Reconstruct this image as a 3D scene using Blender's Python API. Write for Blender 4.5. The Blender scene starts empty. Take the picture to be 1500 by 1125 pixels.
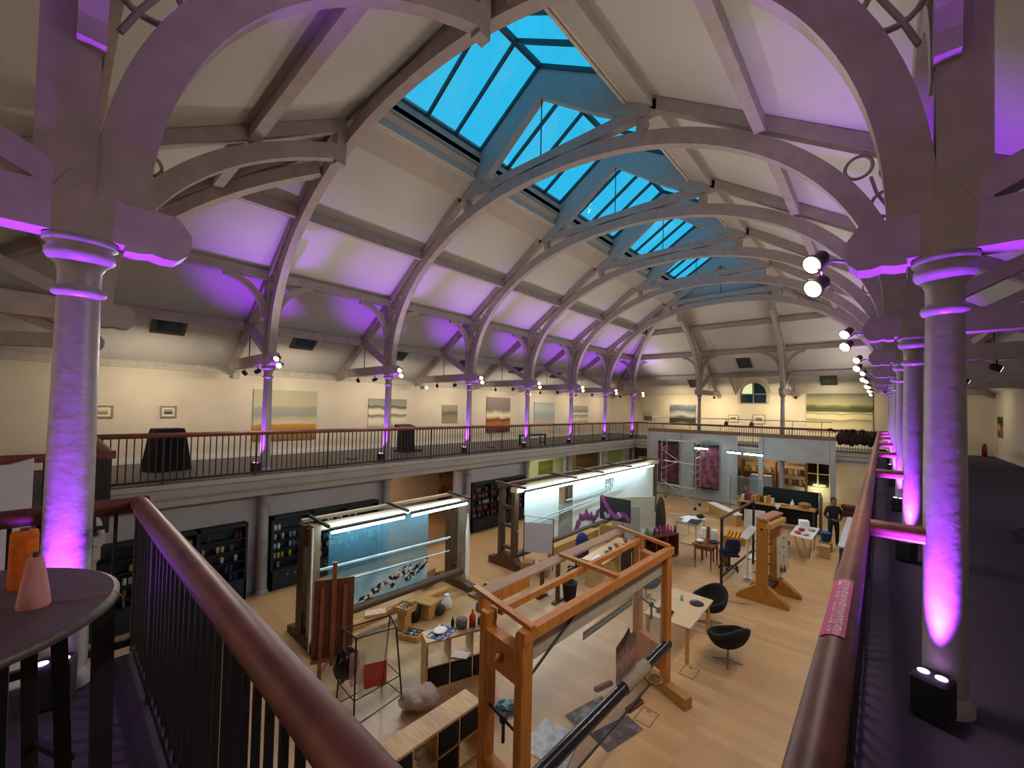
import bpy, bmesh, math, random
from mathutils import Vector, Matrix
random.seed(7)
SC = bpy.context.scene
COL = SC.collection
PI = math.pi

# ------------------------------------------------------------------ materials
def lin(h):
    h = h.lstrip('#')
    out = []
    for i in (0, 2, 4):
        c = int(h[i:i+2], 16)/255
        out.append(c/12.92 if c <= .04045 else ((c+.055)/1.055)**2.4)
    return (*out, 1)

_M = {}
def mat(name, col, rough=.6, metal=0, var=.12, scale=6, col2=None, bump=0, stretch=(1, 1, 1), detail=4, spec=.5):
    if name in _M: return _M[name]
    m = bpy.data.materials.new(name); m.use_nodes = True
    nt = m.node_tree; b = nt.nodes['Principled BSDF']
    b.inputs['Roughness'].default_value = rough; b.inputs['Metallic'].default_value = metal
    b.inputs['Specular IOR Level'].default_value = spec
    c = lin(col)
    tc = nt.nodes.new('ShaderNodeTexCoord'); mp = nt.nodes.new('ShaderNodeMapping')
    mp.inputs['Scale'].default_value = stretch
    nz = nt.nodes.new('ShaderNodeTexNoise'); nz.inputs['Scale'].default_value = scale; nz.inputs['Detail'].default_value = detail
    rp = nt.nodes.new('ShaderNodeValToRGB')
    lo = lin(col2) if col2 else tuple(x*(1-var*2) for x in c[:3])+(1,)
    rp.color_ramp.elements[0].color = lo; rp.color_ramp.elements[0].position = .3
    rp.color_ramp.elements[1].color = c; rp.color_ramp.elements[1].position = .7
    L = nt.links.new
    L(tc.outputs['Object'], mp.inputs['Vector']); L(mp.outputs['Vector'], nz.inputs['Vector'])
    L(nz.outputs['Fac'], rp.inputs['Fac']); L(rp.outputs['Color'], b.inputs['Base Color'])
    if bump:
        bp = nt.nodes.new('ShaderNodeBump'); bp.inputs['Strength'].default_value = bump; bp.inputs['Distance'].default_value = .01
        L(nz.outputs['Fac'], bp.inputs['Height']); L(bp.outputs['Normal'], b.inputs['Normal'])
    _M[name] = m
    return m

def emit(name, col, strength):
    if name in _M: return _M[name]
    m = bpy.data.materials.new(name); m.use_nodes = True
    b = m.node_tree.nodes['Principled BSDF']
    b.inputs['Base Color'].default_value = lin(col)
    b.inputs['Emission Color'].default_value = lin(col); b.inputs['Emission Strength'].default_value = strength
    _M[name] = m
    return m

def glass(name, tint='#ffffff', clear=.8, rough=.05, body=None):
    """thin sheet: mostly see-through, part glossy or milky"""
    if name in _M: return _M[name]
    m = bpy.data.materials.new(name); m.use_nodes = True
    nt = m.node_tree; nt.nodes.remove(nt.nodes['Principled BSDF'])
    out = nt.nodes['Material Output']
    t = nt.nodes.new('ShaderNodeBsdfTransparent'); t.inputs['Color'].default_value = lin(tint)
    if body:
        g = nt.nodes.new('ShaderNodeBsdfDiffuse'); g.inputs['Color'].default_value = lin(body)
    else:
        g = nt.nodes.new('ShaderNodeBsdfGlossy'); g.inputs['Roughness'].default_value = rough
    mx = nt.nodes.new('ShaderNodeMixShader'); mx.inputs['Fac'].default_value = 1-clear
    nt.links.new(t.outputs[0], mx.inputs[1]); nt.links.new(g.outputs[0], mx.inputs[2]); nt.links.new(mx.outputs[0], out.inputs['Surface'])
    _M[name] = m
    return m

def planks(name, c1, c2, c3, along='X', length=1.8, width=.12, rough=.4, gap='#6b4a2a', spec=.5):
    if name in _M: return _M[name]
    m = bpy.data.materials.new(name); m.use_nodes = True
    nt = m.node_tree; b = nt.nodes['Principled BSDF']; b.inputs['Roughness'].default_value = rough
    b.inputs['Specular IOR Level'].default_value = spec
    L = nt.links.new
    tc = nt.nodes.new('ShaderNodeTexCoord'); mp = nt.nodes.new('ShaderNodeMapping')
    if along == 'Y': mp.inputs['Rotation'].default_value = (0, 0, PI/2)
    br = nt.nodes.new('ShaderNodeTexBrick'); br.inputs['Scale'].default_value = 1
    br.inputs['Brick Width'].default_value = length; br.inputs['Row Height'].default_value = width
    br.inputs['Mortar Size'].default_value = .002; br.inputs['Color1'].default_value = lin(c1); br.inputs['Color2'].default_value = lin(c2)
    br.inputs['Mortar'].default_value = lin(gap); br.offset = .37
    nz = nt.nodes.new('ShaderNodeTexNoise'); nz.inputs['Scale'].default_value = .7; nz.inputs['Detail'].default_value = 5
    mx = nt.nodes.new('ShaderNodeMixRGB'); mx.blend_type = 'MIX'; mx.inputs[2].default_value = lin(c3)
    rp = nt.nodes.new('ShaderNodeMapRange'); rp.inputs[1].default_value = .35; rp.inputs[2].default_value = .75; rp.inputs[4].default_value = .6
    L(tc.outputs['Object'], mp.inputs['Vector']); L(mp.outputs['Vector'], br.inputs['Vector']); L(tc.outputs['Object'], nz.inputs['Vector'])
    L(nz.outputs['Fac'], rp.inputs[0]); L(rp.outputs[0], mx.inputs[0]); L(br.outputs['Color'], mx.inputs[1]); L(mx.outputs[0], b.inputs['Base Color'])
    _M[name] = m
    return m

# ------------------------------------------------------------------ mesh builder
class MB:
    def __init__(s): s.v = []; s.f = []; s.sm = []
    def add(s, vs, fs, smooth=False):
        o = len(s.v); s.v += [tuple(v) for v in vs]
        s.f += [tuple(i+o for i in f) for f in fs]; s.sm += [smooth]*len(fs); return s
    def box(s, a, b):
        x0, y0, z0 = (min(a[i], b[i]) for i in range(3)); x1, y1, z1 = (max(a[i], b[i]) for i in range(3))
        return s.add([(x0,y0,z0),(x1,y0,z0),(x1,y1,z0),(x0,y1,z0),(x0,y0,z1),(x1,y0,z1),(x1,y1,z1),(x0,y1,z1)],
                     [(0,3,2,1),(4,5,6,7),(0,1,5,4),(1,2,6,5),(2,3,7,6),(3,0,4,7)])
    def cbox(s, c, d, rz=0, ch=0):
        """box by centre and size, turned about z, optional chamfer on the vertical and top edges"""
        hx, hy, hz = d[0]/2, d[1]/2, d[2]/2
        cs, sn = math.cos(rz), math.sin(rz)
        T = lambda x, y, z: (c[0]+x*cs-y*sn, c[1]+x*sn+y*cs, c[2]+z)
        if not ch:
            vs = [T(x, y, z) for z in (-hz, hz) for x, y in ((-hx,-hy),(hx,-hy),(hx,hy),(-hx,hy))]
            return s.add(vs, [(0,3,2,1),(4,5,6,7),(0,1,5,4),(1,2,6,5),(2,3,7,6),(3,0,4,7)])
        def ring(i, z):
            x, y, k = hx-i, hy-i, ch
            return [T(*p, z) for p in ((-x+k,-y),(x-k,-y),(x,-y+k),(x,y-k),(x-k,y),(-x+k,y),(-x,y-k),(-x,-y+k))]
        rs = [ring(ch, -hz), ring(0, -hz+ch), ring(0, hz-ch), ring(ch, hz)]
        return s.loft(rs)
    def loft(s, rings, cap=True, smooth=False, closed=True):
        o = []; n = len(rings[0])
        vs = [p for r in rings for p in r]; fs = []
        for j in range(len(rings)-1):
            for i in range(n if closed else n-1):
                k = (i+1) % n
                fs.append((j*n+i, j*n+k, (j+1)*n+k, (j+1)*n+i))
        s.add(vs, fs, smooth)
        if cap:
            s.add(rings[0], [tuple(range(n-1, -1, -1))]); s.add(rings[-1], [tuple(range(n))])
        return s
    def bar(s, p, q, w, h, up=(0, 0, 1)):
        p, q = Vector(p), Vector(q); d = (q-p).normalized(); u = Vector(up)
        if abs(d.dot(u)) > .98: u = Vector((1, 0, 0)) if abs(d.x) < .9 else Vector((0, 1, 0))
        r = d.cross(u).normalized(); u = r.cross(d).normalized()
        R = [[e+r*a*w/2+u*b*h/2 for a, b in ((-1,-1),(1,-1),(1,1),(-1,1))] for e in (p, q)]
        return s.loft(R)
    def tube(s, pts, r, n=8, cap=True, closed=False):
        pts = [Vector(p) for p in pts]; m = len(pts); rings = []
        rr = r if isinstance(r, (list, tuple)) else [r]*m
        prev = None
        for i, p in enumerate(pts):
            a = pts[i-1] if (i or closed) else p; b = pts[(i+1) % m] if (i < m-1 or closed) else p
            d = (b-a).normalized()
            if prev is None:
                u = Vector((0, 0, 1)) if abs(d.z) < .9 else Vector((1, 0, 0))
                u = (u-d*u.dot(d)).normalized()
            else:
                u = (prev-d*prev.dot(d))
                u = u.normalized() if u.length > 1e-6 else Vector((1, 0, 0))
            prev = u; w = d.cross(u)
            rings.append([p+(u*math.cos(2*PI*k/n)+w*math.sin(2*PI*k/n))*rr[i] for k in range(n)])
        if closed: rings.append(rings[0])
        return s.loft(rings, cap and not closed, True)
    def lathe(s, prof, c=(0, 0, 0), n=24, axis=(0, 0, 1), smooth=True, cap=True):
        c = Vector(c); a = Vector(axis).normalized()
        u = Vector((1, 0, 0)) if abs(a.x) < .9 else Vector((0, 1, 0)); u = (u-a*u.dot(a)).normalized(); w = a.cross(u)
        rings = [[c+a*z+(u*math.cos(2*PI*k/n)+w*math.sin(2*PI*k/n))*max(r, 1e-4) for k in range(n)] for r, z in prof]
        return s.loft(rings, cap, smooth)
    def prism(s, poly, vec):
        """planar polygon of 3d points pushed along vec"""
        vec = Vector(vec); a = [Vector(p) for p in poly]; n = len(a)
        return s.loft([a, [p+vec for p in a]])
    def strip(s, top, bot, vec):
        """two 3d polylines (a band) pushed along vec: a curved board"""
        vec = Vector(vec); t = [Vector(p) for p in top]; b = [Vector(p) for p in bot]
        return s.loft([[t[i], b[i], b[i]+vec, t[i]+vec] for i in range(len(t))])
    def quad(s, a, b, c, d): return s.add([a, b, c, d], [(0, 1, 2, 3)])
    def blob(s, c, r, n=14, m=8, squash=(1, 1, 1), jit=0, seed=0):
        rnd = random.Random(seed); rings = []
        for j in range(m+1):
            th = PI*j/m; ring = []
            for i in range(n):
                k = 1+rnd.uniform(-jit, jit)
                ring.append((c[0]+r*squash[0]*k*max(math.sin(th), .02)*math.cos(2*PI*i/n), c[1]+r*squash[1]*k*max(math.sin(th), .02)*math.sin(2*PI*i/n), c[2]-r*squash[2]*k*math.cos(th)))
            rings.append(ring)
        return s.loft(rings, True, True)
    def build(s, name, m, parent=None, smooth=None):
        me = bpy.data.meshes.new(name); me.from_pydata(s.v, [], s.f); me.update()
        if any(s.sm): me.polygons.foreach_set('use_smooth', s.sm)
        bm = bmesh.new(); bm.from_mesh(me); bmesh.ops.recalc_face_normals(bm, faces=bm.faces); bm.to_mesh(me); bm.free()
        if any(s.sm): me.polygons.foreach_set('use_smooth', s.sm)
        me.materials.append(m)
        o = bpy.data.objects.new(name, me); COL.objects.link(o)
        if parent is not None: attach(o, parent)
        return o

def wloc(o):
    p = Vector(o.location)
    while o.parent: o = o.parent; p = p+Vector(o.location)
    return p
def attach(o, parent):
    o.parent = parent
    if parent.type == 'EMPTY': o.matrix_parent_inverse = Matrix.Translation(-wloc(parent))
    return o

def tag(o, label=None, cat=None, group=None, kind=None):
    for k, v in (('label', label), ('category', cat), ('group', group), ('kind', kind)):
        if v: o[k] = v
    return o
def thing(name, label, cat, loc=(0, 0, 0), group=None, kind=None):
    o = bpy.data.objects.new(name, None); o.empty_display_size = .1; COL.objects.link(o); o.location = loc
    return tag(o, label, cat, group, kind)
def struct(name, mb, m):
    return tag(mb.build(name, m), kind='structure')
def solo(name, mb, m, label, cat, group=None):
    return tag(mb.build(name, m), label, cat, group)
def dup(root, loc=None, label=None, group=None, rz=None):
    r = root.copy(); COL.objects.link(r)
    if loc is not None: r.location = loc
    if rz is not None: r.rotation_euler = (0, 0, rz)
    if label: r['label'] = label
    if group: r['group'] = group
    for ch in list(root.children):
        c = ch.copy(); COL.objects.link(c); c.parent = r; c.matrix_parent_inverse = ch.matrix_parent_inverse.copy()
        for g in list(ch.children):
            d = g.copy(); COL.objects.link(d); d.parent = c
    return r
ORD = ['first', 'second', 'third', 'fourth', 'fifth', 'sixth', 'seventh', 'eighth']

# ------------------------------------------------------------------ camera
GZ = 3.056            # gallery floor
CAMZ = 4.80
f, yaw, pitch, roll, cx, cy = 594.344, -.6823, .0227, .0207, 809.3249, 585.1031
fw = Vector((math.sin(yaw)*math.cos(pitch), math.cos(yaw)*math.cos(pitch), math.sin(pitch)))
rt = Vector((math.cos(yaw), -math.sin(yaw), 0)); up = rt.cross(fw)
Rv = rt*math.cos(roll)+up*math.sin(roll); Uv = up*math.cos(roll)-rt*math.sin(roll)
cam = bpy.data.cameras.new('camera'); co = bpy.data.objects.new('camera', cam); COL.objects.link(co)
co.matrix_world = Matrix(((Rv.x, Uv.x, -fw.x, 0), (Rv.y, Uv.y, -fw.y, 0), (Rv.z, Uv.z, -fw.z, CAMZ), (0, 0, 0, 1)))
cam.sensor_width = 36; cam.sensor_fit = 'HORIZONTAL'; cam.lens = f/1500*36
cam.shift_x = (750-cx)/1500; cam.shift_y = (cy-562.5)/1500
cam.clip_start = .02; cam.clip_end = 200
SC.camera = co

# ------------------------------------------------------------------ palette
TIMBER = mat('painted_timber', '#aa9c9c', .6, var=.1, scale=5, stretch=(1, 1, 1))
CEIL = None
IRON = mat('white_painted_iron', '#9d959b', .42, var=.1, scale=14, bump=.25)
WALLW = mat('cream_plaster', '#cfc5b2', .85, var=.05, scale=1.5)
WALLG = mat('pale_grey_plaster', '#b4b4ba', .85, var=.07, scale=1.2)
BLACK = mat('black_iron', '#141216', .5, var=.1)
BLACKM = mat('matt_black', '#0d0d10', .7, var=.1)
MAHOG = mat('mahogany', '#784639', .45, var=.2, scale=9, stretch=(1, 1, 1), col2='#5a322a', spec=.35)
STEEL = mat('brushed_steel', '#9aa0a2', .35, .8, var=.1)
OAKD = mat('dark_stained_oak', '#5d3a24', .55, var=.2, scale=7, col2='#3e2414')
PINE = mat('pale_pine', '#c79a5e', .5, var=.12, scale=5, stretch=(1, 8, 8), col2='#a87a42')
ORANGEW = mat('orange_varnished_pine', '#bd7a30', .4, var=.12, scale=4, stretch=(6, 6, 1), col2='#9c5c20')
OFFW = mat('white_paint', '#d8d8d4', .5, var=.05)
WHITE = mat('white_paper', '#e4e6e6', .8, var=.04)
CARD = mat('brown_cardboard', '#a47c4f', .8, var=.12, scale=8)
BIRCH = mat('birch_veneer', '#c9a878', .5, var=.1, scale=4, col2='#b08d5c', stretch=(1, 6, 6))
NAVY = mat('navy_fabric', '#15193a', .9, var=.2, scale=30)
# ------------------------------------------------------------------ dimensions
LX, RX, WLX, WRX, NY, FY = -12.2, .30, -15.85, 3.95, -3.465, 26.72
S = 3.269
ROW = [.185+S*k for k in range(8)]
MX = (LX+RX)/2
COLX = [RX-4.167*i for i in range(4)]           # the four column lines across the ends
EAVE, SL = 5.9, .64
zl = lambda x: EAVE+SL*(x-WLX)                   # left slope
zr = lambda x: EAVE+SL*(WRX-x)
zn = lambda y: EAVE+SL*(y-NY)
zf = lambda y: EAVE+SL*(FY-y)
HOLE = (-11.72, -.10, .42, 22.62)                # x0,x1,y0,y1 of the opening in the gallery

def ceiling_mat():
    m = bpy.data.materials.new('ceiling_boards'); m.use_nodes = True
    nt = m.node_tree; b = nt.nodes['Principled BSDF']; b.inputs['Roughness'].default_value = .8
    L = nt.links.new; tc = nt.nodes.new('ShaderNodeTexCoord')
    nz = nt.nodes.new('ShaderNodeTexNoise'); nz.inputs['Scale'].default_value = .6; nz.inputs['Detail'].default_value = 3
    rp = nt.nodes.new('ShaderNodeValToRGB'); rp.color_ramp.elements[0].color = lin('#b8b4b0'); rp.color_ramp.elements[1].color = lin('#cbc8c3')
    wv = nt.nodes.new('ShaderNodeTexWave'); wv.bands_direction = 'Y'; wv.inputs['Scale'].default_value = 3.2; wv.inputs['Distortion'].default_value = 0
    mr = nt.nodes.new('ShaderNodeMapRange'); mr.inputs[1].default_value = 0; mr.inputs[2].default_value = .06; mr.inputs[3].default_value = .8; mr.inputs[4].default_value = 1
    mx = nt.nodes.new('ShaderNodeMixRGB'); mx.blend_type = 'MULTIPLY'; mx.inputs[0].default_value = .28
    L(tc.outputs['Object'], nz.inputs['Vector']); L(tc.outputs['Object'], wv.inputs['Vector'])
    L(nz.outputs['Fac'], rp.inputs['Fac']); L(wv.outputs['Fac'], mr.inputs[0]); L(rp.outputs['Color'], mx.inputs[1]); L(mr.outputs[0], mx.inputs[2])
    L(mx.outputs[0], b.inputs['Base Color'])
    return m
CEIL = ceiling_mat()
OAKF = planks('oak_strip_floor', '#c09d72', '#b28d62', '#a07c52', 'X', 2.2, .16, .38, '#8d683f')
GREYF = mat('grey_gallery_floor', '#5d5450', .55, var=.08, scale=3)
CARPET = mat('dark_flecked_carpet', '#46394f', .95, var=.4, scale=160, detail=2)

# ------------------------------------------------------------------ floors, walls
struct('floor', MB().box((WLX-.2, NY-.2, -.2), (WRX+.2, FY+.2, 0)), OAKF)
x0, x1, y0, y1 = HOLE
g = MB().box((WLX, -.2+.62, GZ-.16), (x0, FY, GZ)).box((x0, y1, GZ-.16), (x1+1.3, FY, GZ))
struct('floor_left_gallery', g, GREYF)
struct('floor_right_gallery', MB().box((x1, y0, GZ-.16), (WRX, FY, GZ)), CARPET)
struct('floor_near_gallery', MB().box((-4.02, NY, GZ-.16), (WRX, y0, GZ)).box((WLX, NY, GZ-.16), (-7.85, .42, GZ)), CARPET)
# walls
def wall_with_holes(a, b, z0, z1, holes, axis, t, m, name):
    """wall along an axis ('Y': x fixed=a[0]; 'X': y fixed) with rectangular holes (u0,u1,z0,z1)"""
    mb = MB(); us = sorted({a, b, *[h[0] for h in holes], *[h[1] for h in holes]}); zs = sorted({z0, z1, *[h[2] for h in holes], *[h[3] for h in holes]})
    for i in range(len(us)-1):
        for j in range(len(zs)-1):
            um, zm = (us[i]+us[i+1])/2, (zs[j]+zs[j+1])/2
            if any(h[0] < um < h[1] and h[2] < zm < h[3] for h in holes): continue
            if axis[0] == 'Y': mb.box((axis[1], us[i], zs[j]), (axis[1]+t, us[i+1], zs[j+1]))
            else: mb.box((us[i], axis[1], zs[j]), (us[i+1], axis[1]+t, zs[j+1]))
    return struct(name, mb, m)
struct('wall_left', MB().box((WLX-.2, NY-.2, 0), (WLX, FY+.2, EAVE+.05)), WALLW)
struct('wall_right', MB().box((WRX, NY-.2, 0), (WRX+.2, FY+.2, EAVE+.05)), WALLW)
struct('wall_near', MB().box((WLX-.2, NY-.2, 0), (WRX+.2, NY, EAVE+.05)), WALLW)
# far wall with an arched window and a sash window below
AW = (-6.06, 5.40, .74)      # arch window: centre x, sill z, half width
hol = [(AW[0]-AW[2], AW[0]+AW[2], AW[1], AW[1]+1.27), (-3.3, -2.2, .78, 2.2)]
far = MB()
wall_with_holes(WLX-.2, WRX+.2, 0, zf(FY-1.6)+.0, hol, ('X', FY), .2, WALLW, 'wall_far')
# arch head infill
ah = MB(); n = 18
for i in range(n):
    t0, t1 = PI*i/n, PI*(i+1)/n
    p = lambda t, r: (AW[0]+r*math.cos(t), AW[1]+.53+r*math.sin(t))
    a, b = p(t0, AW[2]), p(t1, AW[2])
    zt = AW[1]+1.27
    ah.prism([(a[0], FY, a[1]), (b[0], FY, b[1]), (b[0], FY, zt+.001), (a[0], FY, zt+.001)], (0, .2, 0))
struct('wall_far_arch_head', ah, WALLW)
# ceiling slopes
cl = MB(); SXL, SXR = -7.92, -3.98
YA, YB = ROW[1], ROW[6]
T = .12
def slab(mb, pts): return mb.prism(pts, (0, 0, T))
jz = zn(YA); jxl = WLX+(YA-NY); jxr = WRX-(YA-NY)
slab(cl, [(WLX, NY, EAVE), (jxl, YA, jz), (SXL, YA, zl(SXL)), (SXL, YB, zl(SXL)), (jxl, YB, jz), (WLX, FY, EAVE)])
slab(cl, [(WRX, NY, EAVE), (WRX, FY, EAVE), (jxr, YB, jz), (SXR, YB, zr(SXR)), (SXR, YA, zr(SXR)), (jxr, YA, jz)])
slab(cl, [(WLX, NY, EAVE), (WRX, NY, EAVE), (jxr, YA, jz), (jxl, YA, jz)])
DA, DB, DZ = AW[0]-1.0, AW[0]+1.0, 6.92           # dormer over the arched window
DY = FY-(DZ-EAVE)/SL
slab(cl, [(WLX, FY, EAVE), (jxl, YB, jz), (DA, YB, jz), (DA, FY, EAVE)])
slab(cl, [(DA, DY, DZ), (DA, YB, jz), (DB, YB, jz), (DB, DY, DZ)])
slab(cl, [(DB, FY, EAVE), (DB, YB, jz), (jxr, YB, jz), (WRX, FY, EAVE)])
cl.prism([(DA-.1, DY, DZ), (DB+.1, DY, DZ), (DB+.1, FY+.2, DZ), (DA-.1, FY+.2, DZ)], (0, 0, .1))
for xx in (DA-.1, DB): cl.prism([(xx, DY, DZ), (xx, FY, DZ), (xx, FY, EAVE-.05)], (.1, 0, 0))
struct('ceiling', cl, CEIL)
# gable panels above the end trusses and roof-light upstands
GLZ0, GLZ1 = 11.25, 12.42
BLUEW = mat('grey_blue_boarding', '#a0a4a8', .7, var=.06)
for nm, y, d in (('wall_near_gable', YA-.12, -.08), ('wall_far_gable', YB+.12, .08)):
    struct(nm, MB().prism([(jxl-.1, y, jz-.1), (SXL, y, GLZ0+.05), (MX, y, GLZ1+.05), (SXR, y, GLZ0+.05), (jxr+.1, y, jz-.1)], (0, d, 0)), BLUEW)
ups = MB()
for sx, sg in ((SXL, -1), (SXR, 1)):
    ups.box((sx, YA, zl(SXL)-.05), (sx+sg*.1, YB, GLZ0+.14))
struct('trim_skylight_upstand', ups, mat('grey_cream_trim', '#a7a29c', .7))

# ------------------------------------------------------------------ skylight: one glazed unit per bay, both slopes
SKYG = glass('skylight_glass', '#e8f6ff', .93, .05)
BARM = mat('dark_glazing_bar', '#24404c', .5)
def gz(x): return GLZ1-(GLZ1-GLZ0)*abs(x-MX)/(MX-SXL)
for k in range(1, 6):
    ya, yb = ROW[k]+.1, ROW[k+1]-.1
    nm = 'window_%d' % k
    bars = MB()
    for i in range(5):
        y = ya+(yb-ya)*i/4
        for sx in (SXL, SXR): bars.bar((sx, y, GLZ0+.03), (MX, y, GLZ1+.03), .05, .09)
    bars.bar((MX, ya, GLZ1+.02), (MX, yb, GLZ1+.02), .09, .12)
    for sx in (SXL, SXR): bars.bar((sx, ya, GLZ0+.03), (sx, yb, GLZ0+.03), .06, .06)
    o = struct(nm, bars, BARM)
    for sx, sd in ((SXL, 'left'), (SXR, 'right')):
        pn = MB().quad((sx, ya, GLZ0+.05), (sx, yb, GLZ0+.05), (MX, yb, GLZ1+.05), (MX, ya, GLZ1+.05)).build('glass_pane', SKYG, o)
# roof windows in the slopes (opening rooflights)
VFR = mat('brown_window_frame', '#4a3527', .5)
VGL = mat('dusk_blue_glass', '#20506a', .15, var=.3, scale=3, col2='#0d1c28')
VGC = mat('pale_dusk_glass', '#a8c0b8', .2, var=.2, scale=3)
def rooflight(n, y, x0_, x1_, w, side='L'):
    mb = MB(); gl = MB()
    if side == 'L':
        P = lambda x, yy, d=0: (x, yy, zl(x)-d)
        a, b = (x0_, x1_)
        cs = [P(a, y), P(b, y), P(b, y+w), P(a, y+w)]
        q = lambda e, d: [P(a+e, y+e, d), P(b-e, y+e, d), P(b-e, y+w-e, d), P(a+e, y+w-e, d)]
    else:
        P = lambda xx, yy, d=0: (xx, yy, zf(yy)-d)
        a, b = (x0_, x1_)
        q = lambda e, d: [P(y+e, a+e, d), P(y+w-e, a+e, d), P(y+w-e, b-e, d), P(y+e, b-e, d)]
    o_, i_ = q(0, .05), q(.09, .05); o2, i2 = q(0, -.02), q(.09, -.02)
    for k in range(4):
        j = (k+1) % 4
        mb.add([o_[k], o_[j], i_[j], i_[k], o2[k], o2[j], i2[j], i2[k]], [(0,1,2,3),(4,7,6,5),(0,4,5,1),(3,2,6,7)])
    o = struct('window_%d' % n, mb, VFR)
    gg = q(.09, .02); gl.quad(*gg).build('glass_pane', VGL, o)
    return o
n = 20
for k, yy in enumerate([1.52, 4.72, 8.0, 11.25, 14.55, 17.8]):
    rooflight(n+k, yy, -14.74, -14.05, .68)
rooflight(30, -6.3, 23.75, 24.45, .72, 'F'); rooflight(31, -9.6, 25.3, 25.95, .7, 'F'); rooflight(32, -2.55, 25.3, 25.95, .75, 'F')
# arched window joinery
aw = MB(); wx, sz, hw = AW
for t in (-1, 0, 1): aw.bar((wx+t*(hw-.03), FY+.1, sz), (wx+t*(hw-.03), FY+.1, sz+.55+(.68 if t == 0 else 0)), .05, .05)
aw.tube([(wx+(hw-.03)*math.cos(PI*i/14), FY+.1, sz+.53+(hw-.03)*math.sin(PI*i/14)) for i in range(15)], .03, 6)
aw.bar((wx-hw, FY+.1, sz+.53), (wx+hw, FY+.1, sz+.53), .05, .05); aw.box((wx-hw-.08, FY-.08, sz-.06), (wx+hw+.08, FY+.15, sz))
o = struct('window_6', aw, mat('grey_joinery', '#8d8d86', .6))
pg = [(wx+hw*math.cos(PI*i/16), FY+.14, sz+.53+hw*math.sin(PI*i/16)) for i in range(17)]
MB().prism(pg+[(wx-hw, FY+.14, sz), (wx+hw, FY+.14, sz)], (0, .01, 0)).build('glass_pane', mat('night_blue_pane', '#0f3346', .2, var=.3, scale=2, col2='#081a26'), o)
MB().prism([(wx-.08, FY+.125, sz+.55), (wx-.08, FY+.125, sz+1.2), (wx-.3, FY+.125, sz+1.14), (wx-.56, FY+.125, sz+.98), (wx-.68, FY+.125, sz+.58)], (0, .005, 0)).build('lit_pane', emit('lit_window_pane', '#c8d8b0', .7), o)
# surround moulding
sm = MB()
top = [(wx+(hw+.16)*math.cos(PI*i/18), FY-.03, sz+.53+(hw+.16)*math.sin(PI*i/18)) for i in range(19)]
bot = [(wx+hw*math.cos(PI*i/18), FY-.03, sz+.53+hw*math.sin(PI*i/18)) for i in range(19)]
sm.strip(top, bot, (0, .03, 0))
sm.box((wx-hw-.16, FY-.03, sz), (wx-hw, FY, sz+.53)).box((wx+hw, FY-.03, sz), (wx+hw+.16, FY, sz+.53))
struct('trim_arched_window', sm, mat('window_surround', '#b5ad9a', .8))
# sash window low in the far wall
sw = MB(); a, b, c, d = -3.3, -2.2, .78, 2.2
for x in (a, (a+b)/2, b): sw.bar((x, FY+.06, c), (x, FY+.06, d), .07, .05, (0, 1, 0))
for z in (c, (c+d)/2, d): sw.bar((a, FY+.06, z), (b, FY+.06, z), .07, .05)
sw.box((a-.15, FY-.1, c-.1), (b+.15, FY+.1, c-.02)); 
for x in (a-.15, b+.03): sw.box((x, FY-.05, c-.1), (x+.12, FY, d+.2))
sw.box((a-.15, FY-.05, d+.05), (b+.15, FY, d+.2))
o = struct('window_7', sw, mat('cream_sash', '#cfcfa8', .5))
MB().box((a, FY+.1, c), (b, FY+.11, d)).build('glass_pane', mat('amber_dark_pane', '#2c2410', .15, var=.5, scale=1.5, col2='#0a0805'), o)

# ------------------------------------------------------------------ gallery edge beams
FASC = mat('cream_grey_fascia', '#a8a6a2', .6, var=.08, scale=2)
fb = MB()
prof = [(0, 0), (.07, 0), (.07, -.10), (.03, -.14), (.03, -.30), (-.04, -.38), (-.04, -.50), (-.3, -.50), (-.3, 0)]
def fascia(mb, p, q, nrm):
    nrm = Vector(nrm); p, q = Vector(p), Vector(q)
    mb.loft([[p+nrm*a+Vector((0, 0, b)) for a, b in prof], [q+nrm*a+Vector((0, 0, b)) for a, b in prof]])
struct('trim_left_gallery_edge', (lambda m: (fascia(m, (x0, .45, GZ-.02), (x0, y1, GZ-.02), (1, 0, 0)), m)[1])(MB()), FASC)
struct('trim_far_gallery_edge', (lambda m: (fascia(m, (x0, y1, GZ-.02), (x1+.1, y1, GZ-.02), (0, -1, 0)), m)[1])(MB()), FASC)
struct('trim_right_gallery_edge', (lambda m: (fascia(m, (x1, y0, GZ-.02), (x1, y1, GZ-.02), (-1, 0, 0)), m)[1])(MB()), FASC)
def _nf():
    m = MB(); fascia(m, (-4.02, y0, GZ-.02), (x1, y0, GZ-.02), (0, 1, 0)); fascia(m, (-4.02, NY, GZ-.02), (-4.02, y0, GZ-.02), (-1, 0, 0))
    fascia(m, (x0, .42, GZ-.02), (-7.85, .42, GZ-.02), (0, 1, 0)); fascia(m, (-7.85, NY, GZ-.02), (-7.85, .42, GZ-.02), (1, 0, 0)); return m
struct('trim_near_gallery_edge', _nf(), FASC)

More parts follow.
